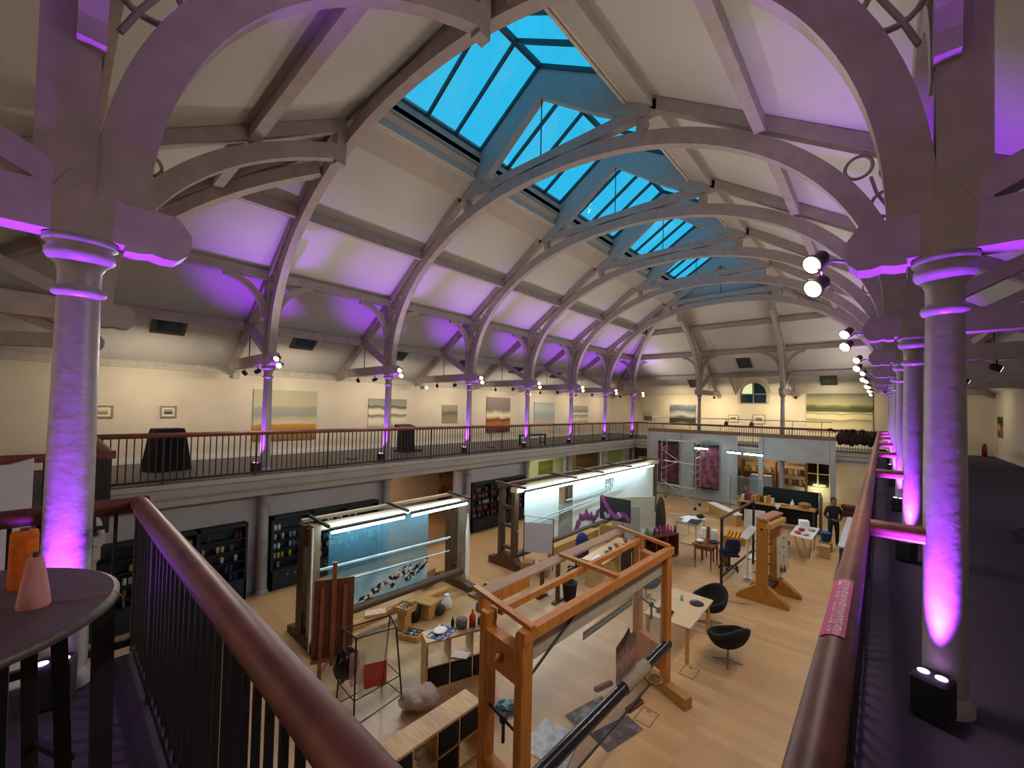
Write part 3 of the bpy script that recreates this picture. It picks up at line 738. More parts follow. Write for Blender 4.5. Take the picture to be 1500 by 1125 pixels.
solo('wall_picture', MB().box((WRX-.03, 25.2, 3.95), (WRX, 25.55, 4.85)), banded('red_strip_art', [(0, '#5a4a30'), (.2, '#9a4a2a'), (.5, '#a8502c'), (.6, '#2b2318'), (.9, '#4a3a22'), (1, '#6a5a3a')], 5, .3), 'narrow red and dark hanging on the right gallery wall, the nearer strip', 'painting')
solo('wall_picture', MB().box((WRX-.03, 25.75, 3.95), (WRX, 26.1, 4.85)), banded('black_strip_art', [(0, '#8a7a4a'), (.2, '#3a3020'), (.5, '#c8b890'), (.7, '#2b2318'), (1, '#4a3a22')], 7, .5), 'narrow black and cream hanging on the right gallery wall, the farther strip', 'painting')
ex = thing('fire_extinguisher', 'small red fire extinguisher low by the end of the right gallery', 'fire extinguisher', (3.55, 26.2, GZ))
MB().lathe([(.0, 0), (.09, .01), (.09, .42), (.06, .5), (.025, .54)], (3.55, 26.2, GZ), 14).build('cylinder', mat('red_enamel', '#8c2a1c', .35), ex)
MB().box((3.5, 26.15, GZ+.53), (3.6, 26.3, GZ+.57)).tube([(3.55, 26.12, GZ+.54), (3.46, 26.1, GZ+.4), (3.46, 26.12, GZ+.2)], .015, 6).build('valve_and_hose', BLACKM, ex)
# right gallery: half wall returns, red line, bag
solo('floor_line', MB().bar((1.5, 9.6, GZ+.003), (2.05, 3.2, GZ+.003), .02, .004), mat('red_line', '#6e2a32', .8), 'thin red line running along the dark right gallery floor', 'line')
bag = MB(); bag.loft([[(1.45+.9*t-.02, 8.6-.25*math.sin(PI*t), GZ), (1.45+.9*t, 9.3+.1*math.sin(3*t), GZ), (1.45+.9*t, 9.15, GZ+.04+.22*math.sin(PI*min(1, t+.1))), (1.45+.9*t, 8.75, GZ+.04+.25*math.sin(PI*min(1, t+.1)))] for t in (0, .15, .35, .6, .85, 1)])
solo('black_cloth', bag, BLACKM, 'black cloth lying on the right gallery floor at the photo edge', 'cloth')
# black draped stack on left gallery
def draped(c, top, bot, z0, z1, rz, folds, seed):
    rnd = random.Random(seed); rings = []; n = 48
    for j in range(9):
        s = j/8; ring = []
        for i in range(n):
            a = 2*PI*i/n; ca, sa = math.cos(a), math.sin(a)
            k = (abs(ca)**6+abs(sa)**6)**(-1/6)
            e = 1-s; w = top[0]*(1-e)+bot[0]*e, top[1]*(1-e)+bot[1]*e
            if s > .97: w = (top[0]*.93, top[1]*.93)
            fo = 1+.05*(1-s)*math.sin(folds*a+2*math.sin(3*a))
            x, y = w[0]*k*ca*fo, w[1]*k*sa*fo
            ring.append((c[0]+x*math.cos(rz)-y*math.sin(rz), c[1]+x*math.sin(rz)+y*math.cos(rz), z0+(z1-z0)*s+(.02*math.sin(5*a) if j == 0 else 0)*0))
        rings.append(ring)
    return MB().loft(rings, True, True)
solo('draped_stack', draped((-14.0, 1.85, 0), (.3, .29), (.42, .4), GZ, 4.1, .2, 14, 3), mat('black_drape', '#171012', .95, var=.2, scale=20), 'square stack draped in black cloth on the left gallery floor', 'draped stack')
t = thing('lectern', 'black lectern with a slanted top standing on the left gallery', 'lectern', (-14.05, 8.55, GZ))
MB().prism([(-14.3, 8.27, GZ+.06), (-13.85, 8.27, GZ+.06), (-13.9, 8.27, 3.95), (-14.25, 8.27, 3.95)], (0, .5, 0)).build('body', BLACKM, t)
MB().prism([(-14.35, 8.2, 3.98), (-13.8, 8.2, 3.93), (-13.8, 8.2, 3.97), (-14.35, 8.2, 4.08)], (0, .66, 0)).build('top', BLACKM, t)
MB().box((-14.4, 8.2, GZ), (-13.75, 9.05, GZ+.06)).build('base', BLACKM, t)
t = thing('trestle_table', 'low black trestle table beside the fourth lit column on the left gallery', 'table', (-12.7, 14.2, GZ))
MB().box((-12.9, 13.45, 3.52), (-12.5, 15.0, 3.57)).build('table_top', BLACKM, t)
for y in (13.5, 14.9): MB().box((-12.88, y, GZ), (-12.84, y+.05, 3.52)).box((-12.56, y, GZ), (-12.52, y+.05, 3.52)).box((-12.84, y, GZ+.1), (-12.56, y+.05, GZ+.14)).build('trestle_leg', BLACKM, t)
PALEM = mat('pale_metal', '#b8b0a0', .4, .3)
for (x, y, w_) in ((-13.2, 6.1, 'between the first and second lit columns'), (-13.2, 12.05, 'between the third and fourth lit columns'), (-13.0, 18.4, 'between the fifth and sixth lit columns')):
    t = thing('rope_stanchion', 'slim pale stanchion post on the left gallery %s' % w_, 'stanchion', (x, y, GZ), 'stanchions of the left gallery')
    MB().lathe([(.16, 0), (.16, .015), (.03, .04), (.018, .06), (.018, .84), (.03, .86), (.03, .9), (.01, .92)], (x, y, GZ), 14).build('post', PALEM, t)
    MB().lathe([(.17, 0), (.17, .02), (.1, .03)], (x, y, GZ), 18).build('foot', BLACKM, t)
# far gallery pipe rail with two hanging lamps and a dark garland
t = thing('pipe_rail', 'thin pale pipe running above the grey screens at the far gallery', 'pipe rail', (-10.8, 22.8, GZ))
MB().tube([(-10.8, 22.85, 4.43), (-1.8, 22.85, 4.43)], .022, 8).build('pipe', PALEM, t)
for x in (-10.6, -7.9, -4.75, -3.4, -2.2): MB().tube([(x, 22.85, GZ), (x, 22.85, 4.43)], .016, 6).build('upright', PALEM, t)
for x, w_ in ((-6.5, 'left'), (-5.25, 'right')):
    t = thing('hanging_lamp', 'small round dark lamp hanging from the far pipe, the %s one of two' % w_, 'lamp', (x, 22.7, 4.12), 'lamps on the far pipe')
    MB().lathe([(.02, .14), (.09, .08), (.12, -.02), (.1, -.1), (.02, -.12)], (x, 22.85, 4.19), 12).build('lamp_shade', OAKD, t)
    MB().tube([(x, 22.85, 4.3), (x, 22.85, 4.43)], .012, 6).build('hook', BLACK, t)
gb = MB(); rnd = random.Random(4)
for i in range(26):
    gb.blob((-1.5+1.25*i/25, 22.55+rnd.uniform(-.04, .03), 3.76+rnd.uniform(-.05, .06)), .2, 8, 6, (.6, .45, 1.25+rnd.uniform(0, .3)), .25, i)
for i in range(5): gb.blob((-1.9+.3*i+rnd.uniform(-.1, .1), 22.55, 4.06+rnd.uniform(-.02, .05)), .07, 8, 5, (1.6, .7, .8), .3, i+50)
solo('bundle', gb, mat('dark_brown_bundle', '#2a1712', .9, var=.3, scale=20), 'dark brown bundle draped along the right end of the far gallery railing', 'bundle')

# high table, cones of yarn, stool
t = thing('bar_table', 'round dark high table with black legs at the left edge of the near gallery', 'table', (-2.29, -.37, GZ))
MB().lathe([(.52, 0), (.555, .008), (.555, .028), (.54, .036)], (-2.29, -.37, 4.064), 56).build('table_top', mat('worn_dark_tabletop', '#574a48', .5, var=.25, scale=40), t)
for (x, y) in ((-2.2, .155), (-2.74, -.1), (-1.9, -.6), (-2.55, -.75)): MB().bar((x, y, GZ), (x*.97-2.29*.03, y*.97-.37*.03, 4.06), .055, .055, (1, 0, 0)).build('leg', BLACKM, t)
MB().bar((-1.9, -.6, GZ+.32), (-2.55, -.75, GZ+.32), .03, .035).build('stretcher', BLACKM, t)
t = thing('bar_stool', 'black bar stool with foot rails tucked under the round high table', 'stool', (-2.42, -.2, GZ))
MB().lathe([(.15, 0), (.17, .015), (.17, .035), (.14, .045)], (-2.38, -.09, 3.95), 28).build('seat', BLACKM, t)
lg = [(-2.27, .085), (-2.5, .0), (-2.52, -.38), (-2.3, -.36)]
for (x, y), (u, v) in zip(lg, [(-2.3, .04), (-2.47, -.03), (-2.46, -.2), (-2.32, -.22)]): MB().bar((x, y, GZ), (u, v, 3.955), .04, .04, (1, 0, 0)).build('leg', BLACKM, t)
for z in (3.5, 3.4): MB().bar((-2.275, .08, z), (-2.49, -.005, z), .024, .024).build('foot_rail', BLACKM, t)
ft = 4.1
t = thing('yarn_cone', 'pink cone of yarn on the round high table', 'yarn cone', (-2.21, -.02, ft))
MB().lathe([(.036, 0), (.038, .006), (.034, .05), (.021, .14), (.016, .165)], (-2.21, -.02, ft), 24).build('yarn', mat('pink_yarn', '#c98a92', .9, var=.1, scale=60), t)
MB().lathe([(.007, .16), (.007, .182)], (-2.21, -.02, ft), 12).build('core', OAKD, t)
t = thing('yarn_cone', 'tall orange spool of yarn behind the pink cone on the high table', 'yarn cone', (-2.47, -.05, ft))
MB().lathe([(.034, 0), (.036, .01), (.034, .19), (.032, .205), (.015, .208)], (-2.47, -.05, ft), 24).build('yarn', mat('orange_yarn', '#d8691c', .9, var=.15, scale=60), t)
MB().lathe([(.012, .205), (.012, .216)], (-2.47, -.05, ft), 12).build('core', OAKD, t)
solo('thread', MB().tube([(-2.22, .02, ft+.004), (-2.18, .06, ft+.004), (-2.17, .12, ft+.004), (-2.17, .165, ft+.004), (-2.18, .186, ft-.03), (-2.2, .19, ft-.08)], .0016, 5), mat('orange_thread', '#c8743a', .9), 'loose orange thread trailing over the edge of the high table', 'thread')
solo('wooden_box', MB().cbox((-2.02, -.14, ft+.02), (.11, .075, .04), .5, .006), OAKD, 'small brown box at the left photo edge of the high table', 'box')

# sticker on the right handrail
t = thing('warning_sticker', 'pink sticker with white capitals on the right handrail', 'sticker', (-.112, 1.8, RH+.04))
pts = [(-.152, .020), (-.135, .0322), (-.118, .0375), (-.100, .0385), (-.086, .0365)]
MB().strip([(x, 1.53, RH+z+.0025) for x, z in pts], [(x, 1.53, RH+z+.0005) for x, z in pts], (0, .54, 0)).build('backing', mat('magenta_vinyl', '#c2407c', .45, var=.03), t)
fc = bpy.data.curves.new('lettering', 'FONT'); fc.body = 'PLEASE DO NOT LEAN ON BANNISTER'; fc.size = .05; fc.align_x = 'CENTER'; fc.align_y = 'CENTER'; fc.extrude = .0003
fo = bpy.data.objects.new('lettering_source', fc); COL.objects.link(fo)
bpy.context.view_layer.update()
me = bpy.data.meshes.new_from_object(fo.evaluated_get(bpy.context.evaluated_depsgraph_get())); bpy.data.objects.remove(fo)
xs = [v.co.x for v in me.vertices]; wd = max(xs)-min(xs)
for v in me.vertices:
    u, w_ = v.co.x/wd*.5, v.co.y*1.05          # reads from the near end upward
    x, y = -.113-w_, 1.8+u
    for i in range(len(pts)-1):
        if pts[i][0] <= x <= pts[i+1][0]:
            k = (x-pts[i][0])/(pts[i+1][0]-pts[i][0]); zz = pts[i][1]+(pts[i+1][1]-pts[i][1])*k; break
    else: zz = .03
    v.co = (x, y, RH+zz+.0035+v.co.z)
me.materials.clear(); me.materials.append(mat('white_lettering', '#ecc4dc', .5, var=.02))
lo = bpy.data.objects.new('lettering', me); COL.objects.link(lo); attach(lo, t)

# near notch: white stair parapet seen behind the large column
solo('stair_parapet', MB().prism([(-6.6, -.1, .0), (-6.6, -1.9, .0), (-6.6, -1.9, 3.55), (-6.6, -.1, 4.2)], (.12, 0, 0)), mat('bluish_white_board', '#b9bcc8', .7, var=.03), 'tall sloped white stair side at the left photo edge behind the near railing', 'stair side')
# emergency light boxes on the left gallery ties
for k in (1, 3, 5):
    t = thing('emergency_spotlight', 'small grey twin emergency light under the %s tie beam of the left gallery' % ORD[k], 'emergency light', (-15.2, ROW[k], TB0-.22), 'emergency lights of the left gallery')
    MB().box((-15.35, ROW[k]-.09, TB0-.28), (-15.05, ROW[k]+.09, TB0-.13)).build('box', STEEL, t)
    for s_ in (-.08, .08): MB().lathe([(.04, 0), (.045, .03), (.03, .05)], (-15.2+s_, ROW[k]-.09, TB0-.2), 10, (0, -1, 0)).build('lamp_head', PALEM, t)

# ================================================================== yarn cabinets along the left wall
CABM = mat('dark_teal_cabinet', '#141d24', .6, var=.15, scale=3)
def cabinet(y0_, y1_, h, label, rows, depth=.3):
    x0_ = LWX
    t = thing('yarn_cabinet', label, 'cabinet', (x0_+depth/2, (y0_+y1_)/2, 0))
    fr = MB().box((x0_, y0_, 0), (x0_+.03, y1_, h)).box((x0_, y0_, 0), (x0_+depth, y0_+.05, h)).box((x0_, y1_-.05, 0), (x0_+depth, y1_, h)).box((x0_, y0_, h-.06), (x0_+depth, y1_, h)).box((x0_, y0_, 0), (x0_+depth, y1_, .5))
    n = max(1, round((y1_-y0_)/1.0))
    for i in range(1, n): y = y0_+(y1_-y0_)*i/n; fr.box((x0_, y-.03, .5), (x0_+depth, y+.03, h))
    fr.build('carcass', CABM, t)
    sh = [r[0] for r in rows]
    for z in sh: MB().box((x0_+.03, y0_+.05, z-.025), (x0_+depth-.03, y1_-.05, z)).build('shelf', CABM, t)
    for i in range(n):
        for s_ in (-.09, .09):
            y = y0_+(y1_-y0_)*(i+.5)/n
            MB().lathe([(.02, 0), (.028, .012), (.0, .022)], (x0_+depth, y+s_, .34), 10, (1, 0, 0)).build('knob', PALEM, t)
    return n
_sp = {}
def spool(col, x, y, z, label, grp):
    if col not in _sp:
        m = mat('yarn_'+col, col, .9, var=.15, scale=40)
        _sp[col] = MB().lathe([(.012, 0), (.034, .01), (.034, .13), (.012, .145)], (0, 0, 0), 10).build('yarn_spool', m)
        o = _sp[col]
    else:
        o = _sp[col].copy(); COL.objects.link(o)
    o.location = (x, y, z+.002); tag(o, label, 'yarn spool', grp); return o
def nth(i): return '%d%s' % (i, {1: 'st', 2: 'nd', 3: 'rd'}.get(i if i < 20 else i % 10, 'th'))
def shade(h):
    r, g, b = (int(h[i:i+2], 16) for i in (1, 3, 5)); mx, mn = max(r, g, b), min(r, g, b)
    lt = 'pale ' if mx > 165 else ('dark ' if mx < 100 else '')
    if mx-mn < 26: return lt+'grey'
    if mx == r: return lt+('red' if g < r*.62 and b < r*.75 else ('yellow' if b < r*.62 and g > r*.78 else ('brown' if g < r*.85 else 'buff')))
    if mx == b: return lt+'blue'
    return lt+'green'
def fill(y0_, y1_, h, nm, rows, depth=.3, seed=1):
    rnd = random.Random(seed); n = max(1, round((y1_-y0_)/1.0)); sw_ = ['top', 'second', 'third', 'fourth', 'bottom']
    for ri, (z, cols, word, dens) in enumerate(rows):
        cnt = 0
        for i in range(n):
            a, b = y0_+(y1_-y0_)*i/n+.1, y0_+(y1_-y0_)*(i+1)/n-.08
            y = a
            while y < b:
                if rnd.random() < dens:
                    c = rnd.choice(cols); cnt += 1
                    spool(c, LWX+depth-.1, y, z, '%s yarn spool, %s from left on %s shelf of the %s' % (shade(c), nth(cnt), sw_[ri], nm), 'yarn spools of the %s' % nm)
                y += .088
R1 = [(1.5, ['#7a2a1e', '#5c1f1a', '#a8886a'], 'dark red or buff', .4), (1.22, ['#8a4a2e', '#b58a68', '#c9b49a'], 'buff or brown', .55), (.96, ['#a8b0ae', '#7a8a8e', '#c5c2b2'], 'pale grey', .45), (.72, ['#7d6a4a', '#6a6f6a', '#3f4a55'], 'drab brown or grey', .45), (.52, ['#26398a', '#223070'], 'deep blue', .3)]
cabinet(-.6, 3.12, 1.84, 'dark yarn cabinet nearest the camera on the left wall', R1); fill(-.6, 3.12, 1.84, 'nearest cabinet', R1, seed=2)
R2 = [(1.5, ['#b8b4a8', '#8e8f88', '#d0ccbf'], 'off white', .35), (1.26, ['#a9b3b3', '#c8c6bb', '#7d8a8c'], 'pale grey', .45), (1.02, ['#6f8fa0', '#8fb0ba', '#49626e', '#c2d2d2'], 'pale blue', .6), (.78, ['#8d8a5a', '#55613f', '#c9bf7a', '#d0a92c'], 'olive or yellow', .55), (.54, ['#b5b5ae', '#8a8a84'], 'light grey', .18)]
cabinet(3.62, 6.45, 1.86, 'dark yarn cabinet behind the blue lit loom', R2); fill(3.62, 6.45, 1.86, 'blue loom cabinet', R2, seed=3)
R3 = [(1.5, ['#7a3a30', '#94503c', '#5c2823'], 'brick red', .55), (1.26, ['#8a4038', '#a8685a', '#5d2430'], 'dull red', .55), (1.02, ['#c7b9a4', '#a9a096'], 'pale stone', .4), (.78, ['#a4443a', '#c06a52', '#7e2b2b'], 'warm red', .6), (.54, ['#b08a78', '#94443f', '#c8b6a8'], 'rose or stone', .55)]
cabinet(10.15, 13.1, 1.86, 'dark cabinet of red yarns between the two long looms', R3); fill(10.15, 13.1, 1.86, 'red yarn cabinet', R3, seed=4)
# rooms behind the wall: pictures
solo('abstract_picture', MB().box((WLX+.1, 11.25, .45), (WLX+.14, 12.2, 1.72)), banded('brown_abstract', [(0, '#6a3a20'), (.4, '#8a5a38'), (.6, '#b88a68'), (1, '#7a4a2c')], 3, .8), 'brown abstract picture on the wall of the tan room', 'picture')
solo('abstract_picture', MB().box((WLX+.1, 18.2, .9), (WLX+.14, 19.5, 1.65)), banded('green_abstract', [(0, '#5d5a28'), (.5, '#7a7434'), (1, '#6a6630')], 4, .9), 'dark green brown panel on the wall of the green room', 'picture')
solo('brown_board', MB().box((-14.6, 20.2, .6), (-14.5, 22.7, 2.0)), banded('brown_panel', [(0, '#6b4a28'), (.5, '#7a5a34'), (1, '#8a6a40')], 3, .6), 'large brown panel standing in the green room', 'panel')
solo('ceiling_rail', MB().tube([(-14.6, 13.6, 2.15), (-14.6, 19.2, 2.15)], .02, 6), BLACKM, 'thin dark rail crossing the green room', 'rail')

# ================================================================== looms
TUBE = emit('fluorescent_tube', '#dff6ff', 40)
WALN = mat('weathered_loom_wood', '#5b4433', .55, var=.2, scale=6, col2='#3d2c20', stretch=(5, 5, 1))
CREAMW = mat('cream_roller', '#c8c2a8', .5, var=.06)
def tube_light(p, q, label, group, name='fluorescent_light'):
    p, q = Vector(p), Vector(q); d = (q-p).normalized()
    t = thing(name, label, 'light fitting', p, group)
    ft_ = MB().bar(p+Vector((0, 0, .06)), q+Vector((0, 0, .06)), .09, .05).build('fitting', mat('lamp_fitting', '#3d5358', .4, .2), t)
    for e, s_ in ((p, 1), (q, -1)): MB().bar(e+Vector((0, 0, .06))+d*s_*.03, e+Vector((0, 0, -.02))+d*s_*.03, .03, .03).build('lamp_holder', PALEM, ft_)
    MB().tube([p+d*.03, q-d*.03], .03, 10).build('tube', TUBE, t)
    return t
# ---- loom 1, by the left wall
t = thing('tapestry_loom', 'tall steel and wood loom with blue lit tapestry beside the easel', 'loom', (-8.9, 5.2, 0), 'upright tapestry looms')
for y in (3.35, 7.0):
    MB().box((-9.0, y-.06, .35), (-8.8, y+.06, .6)).build('cross_block', WALN, t)
    MB().box((-9.3, y-.09, .12), (-9.0, y+.09, 2.34)).build('post', WALN, t)
    MB().box((-8.8, y-.07, .12), (-8.6, y+.07, 2.4)).build('steel_post', mat('aged_steel_channel', '#9d9580', .4, .5), t)
    MB().prism([(-9.7, y-.1, 0), (-8.2, y-.1, 0), (-8.2, y-.1, .16), (-8.5, y-.1, .2), (-9.35, y-.1, .2), (-9.7, y-.1, .14)], (0, .2, 0)).build('foot', WALN, t)
    MB().box((-9.0, y-.06, 1.95), (-8.8, y+.06, 2.3)).build('cross_block', WALN, t)
MB().tube([(-8.75, 3.45, 2.34), (-8.75, 6.9, 2.3)], .085, 14).build('warp_beam', CREAMW, t)
MB().box((-9.3, 3.3, 2.36), (-9.18, 7.05, 2.42)).build('top_rail', CREAMW, t)
MB().tube([(-8.62, 3.4, .5), (-8.62, 6.95, .48)], .09, 14).build('cloth_beam', WALN, t)
for y in (3.45, 5.15, 6.92): MB().bar((-9.25, y, 2.46), (-8.32, y, 2.42), .05, .05).build('light_arm', BLACK, t)
for (z, x, r) in ((1.55, -8.55, .02), (1.5, -8.62, .014), (1.2, -8.58, .016)): MB().tube([(x, 3.4, z), (x, 6.5, z-.08)], r, 8).build('shed_rod', mat('white_rod', '#c8e6ee', .35), t)
MB().quad((-8.70, 3.62, .5), (-8.70, 5.95, .5), (-8.72, 5.95, 2.3), (-8.72, 3.62, 2.3)).build('warp_threads', glass('blue_warp', '#bfe4f2', .72, body='#6fb2cc'), t)
MB().tube([(-8.45, 6.98, 2.0), (-8.45, 6.98, 1.5), (-8.43, 6.98, .4)], [.01, .05, .05], 8).build('counterweight_cord', WHITE, t)
MB().tube([(-8.55, 3.25, 2.38), (-8.55, 3.25, 0.02)], .02, 6).build('white_cable', WHITE, t)
def motif(name, base, base2, dark, light):
    m = bpy.data.materials.new(name); m.use_nodes = True; nt = m.node_tree; b = nt.nodes['Principled BSDF']; b.inputs['Roughness'].default_value = .9; L = nt.links.new
    tc = nt.nodes.new('ShaderNodeTexCoord'); nz = nt.nodes.new('ShaderNodeTexNoise'); nz.inputs['Scale'].default_value = 2.5; nz.inputs['Detail'].default_value = 6
    rp = nt.nodes.new('ShaderNodeValToRGB'); rp.color_ramp.elements[0].color = lin(base); rp.color_ramp.elements[0].position = .35; rp.color_ramp.elements[1].color = lin(base2); rp.color_ramp.elements[1].position = .65
    L(tc.outputs['Object'], nz.inputs['Vector']); L(nz.outputs['Fac'], rp.inputs['Fac']); L(rp.outputs['Color'], b.inputs['Base Color'])
    return m
t = thing('tapestry', 'pale blue tapestry with a black and white figure on the blue lit loom', 'tapestry', (-8.66, 5.0, .5))
MB().prism([(-8.66, 4.08, .5), (-8.66, 5.92, .52), (-8.66, 5.92, 1.1), (-8.66, 4.06, 1.2)], (-.015, 0, 0)).build('cloth', motif('blue_weave', '#7fb9d6', '#bfe0ea', '', ''), t)
wv = MB(); bk = MB(); rnd = random.Random(11)
pth = [(4.35, .62), (4.5, .66), (4.62, .74), (4.75, .82), (4.9, .86), (5.0, .78), (5.1, .9), (5.2, .88), (5.32, .98), (5.36, .8), (5.45, .92), (5.55, .84), (5.62, .9), (5.72, .93), (5.82, 1.02)]
for (y, z) in pth:
    for _ in range(3):
        yy, zz = y+rnd.uniform(-.05, .05), z+rnd.uniform(-.06, .05)
        bk.blob((-8.652, yy, zz), .058, 8, 5, (.1, rnd.uniform(.5, 1.7), rnd.uniform(.5, 1.5)), .3, rnd.randint(0, 999))
    for _ in range(3):
        yy, zz = y+rnd.uniform(-.05, .05), z+rnd.uniform(-.06, .05)
        wv.blob((-8.648, yy, zz), .042, 8, 5, (.1, rnd.uniform(.4, 1.9), rnd.uniform(.4, 1.4)), .3, rnd.randint(0, 999))
bk.build('black_motif', mat('black_wool', '#1c2836', .9), t); wv.build('white_motif', mat('white_wool', '#dfe9ea', .9), t)
tube_light((-8.38, 3.49, 2.28), (-8.38, 5.11, 2.28), 'bright fluorescent light over the blue lit loom, the nearer tube', 'loom lights')
tube_light((-8.38, 5.25, 2.28), (-8.38, 6.9, 2.29), 'bright fluorescent light over the blue lit loom, the farther tube', 'loom lights')
solo('cardboard_box', MB().cbox((-9.5, 6.4, .22), (.42, .42, .44), .2, .008), CARD, 'cardboard box on the floor behind the blue tapestry', 'box')
solo('plank_roll', MB().tube([(-8.4, 3.9, .28), (-8.4, 6.3, .26)], [.11, .08], 14), PINE, 'long rounded wooden bench roll under the blue lit loom', 'bench')
for (x, y, h, w_, lab) in ((-7.95, 4.9, .42, .3, 'left'), (-8.0, 5.52, .38, .36, 'right')):
    t = thing('wooden_stool', 'pale wooden block stool in front of the blue lit loom, the %s one' % lab, 'stool', (x, y, 0), 'block stools')
    MB().cbox((x, y, h/2), (w_*.7, w_*.7, h-.02), .3, .01).build('block', PINE, t)
    MB().cbox((x, y, h-.015), (w_*1.2, w_, .05), .3, .008).build('seat', PINE, t)
t = thing('spool_tray', 'open wooden tray heaped with small pale spools on the left block stool', 'tray', (-7.95, 4.9, .45))
MB().cbox((-7.95, 4.9, .445), (.38, .3, .02), .3).build('base', PINE, t)
for (dx, dy, sx, sy) in ((0, .15, .38, .015), (0, -.15, .38, .015), (.19, 0, .015, .3), (-.19, 0, .015, .3)):
    c, s_ = math.cos(.3), math.sin(.3); MB().cbox((-7.95+dx*c-dy*s_, 4.9+dx*s_+dy*c, .485), (sx, sy, .07), .3).build('side', PINE, t)
rnd = random.Random(5)
SM = [mat('spool_%s' % n_, c, .8) for n_, c in (('white', '#d5d2c8'), ('grey', '#7f8488'), ('brown', '#6a5446'), ('blue', '#2f5f9a'), ('teal', '#2a7a86'), ('red', '#a03a30'), ('mustard', '#c09030'))]
def bobbin(x, y, z, m, label, grp, r=.03, l=.08):
    a = rnd.uniform(0, PI); d = Vector((math.cos(a), math.sin(a), rnd.uniform(-.1, .1))); c = Vector((x, y, z+r))
    return solo('bobbin', MB().lathe([(.008, -l*.6), (.008, -l/2), (r, -l/2+.01), (r, l/2-.01), (.008, l/2), (.008, l*.6)], c, 8, d), m, label, 'bobbin', grp)
for i in range(9): bobbin(-8.04+.08*(i % 3)-.025*(i//3), 4.8+.025*(i % 3)+.085*(i//3), .459, SM[i % 3], 'small spool in the tray on the left block stool', 'spools in the tray', .02, .05)
t = thing('floor_tray', 'shallow wooden tray of blue and green yarn balls on the floor', 'tray', (-7.55, 4.85, 0))
MB().cbox((-7.55, 4.85, .02), (.42, .3, .04), .4).build('base', PINE, t)
for (dx, dy, sx, sy) in ((0, .15, .42, .02), (0, -.15, .42, .02), (.21, 0, .02, .3), (-.21, 0, .02, .3)):
    c, s_ = math.cos(.4), math.sin(.4); MB().cbox((-7.55+dx*c-dy*s_, 4.85+dx*s_+dy*c, .06), (sx, sy, .1), .4).build('side', PINE, t)
for i in range(10): solo('yarn_ball', MB().blob((-7.66+.055*(i % 5)-.035*(i//5), 4.77+.024*(i % 5)+.1*(i//5), .085), .026+.004*(i % 3), 10, 7, jit=.05, seed=i), SM[[3, 4, 0, 3, 6, 3, 4, 0, 3, 1][i]], 'small ball of yarn in the tray on the floor', 'yarn ball', 'yarn balls in the floor tray')
t = thing('enamel_jug', 'white rounded jug standing on the floor right of the block stools', 'jug', (-8.02, 6.05, 0))
MB().lathe([(.0, 0), (.09, .005), (.12, .08), (.12, .16), (.07, .26), (.05, .31), (.06, .34)], (-8.02, 6.05, 0), 18).build('body', WHITE, t)
MB().tube([(-7.92, 6.0, .27), (-7.86, 5.98, .22), (-7.88, 5.99, .12), (-7.92, 6.0, .1)], .012, 6).build('handle', WHITE, t)
solo('yarn_bag', MB().blob((-7.9, 5.77, .115), .13, 12, 8, (1, 1, .85), .1, 8), mat('dark_mixed_yarn', '#4a3f3a', .9, var=.4, scale=30), 'small dark round bag of yarn beside the white jug', 'bag')
solo('bucket', MB().lathe([(0, 0), (.13, 0), (.16, .34), (.15, .34), (.12, .03), (0, .03)], (-8.13, 5.24, 0), 18), BLACKM, 'black bucket behind the left block stool', 'bucket')
solo('stone_block', MB().cbox((-8.02, 6.95, .13), (.22, .2, .26), .3, .06), WALN, 'rounded dark wooden block at the far foot of the blue lit loom', 'block')
# ---- easel
t = thing('easel', 'tall brown wooden easel carrying a dark board in front of the blue lit loom', 'easel', (-7.45, 3.2, 0))
A = Vector((-7.62, 2.95, 0)); B = Vector((-7.32, 3.5, 0)); dv = (B-A).normalized(); nv = Vector((dv.y, -dv.x, 0)); C_ = (A+B)/2
MB().prism([A+Vector((0, 0, .42))+nv*.1, B+Vector((0, 0, .42))+nv*.1, B+Vector((0, 0, 1.72))-nv*.02, A+Vector((0, 0, 1.72))-nv*.02], -nv*.02).build('board', mat('brown_board', '#6b3b22', .5, var=.15, scale=3, col2='#512a18'), t)
for e in (A.lerp(B, .22), A.lerp(B, .78)): MB().bar(e+nv*.2, e+nv*.0+Vector((0, 0, 1.6)), .06, .04, nv).build('leg', mat('easel_wood', '#8a5230', .5, var=.15), t)
MB().bar(C_-nv*.75, C_-nv*.04+Vector((0, 0, 1.5)), .06, .04, dv).build('back_leg', mat('easel_wood', '#8a5230'), t)
MB().bar(C_+nv*.12+Vector((0, 0, .3)), C_+nv*.0+Vector((0, 0, 2.02)), .07, .05, nv).build('mast', mat('easel_wood', '#8a5230'), t)
MB().bar(A+nv*.14+Vector((0, 0, .42)), B+nv*.14+Vector((0, 0, .42)), .07, .05).build('ledge', mat('easel_wood', '#8a5230'), t)
MB().bar(A.lerp(B, .22)+nv*.16+Vector((0, 0, .2)), C_-nv*.6+Vector((0, 0, .22)), .05, .05).bar(A.lerp(B, .78)+nv*.16+Vector((0, 0, .2)), C_-nv*.6+Vector((0, 0, .22)), .05, .05).build('base_rail', mat('easel_wood', '#8a5230'), t)
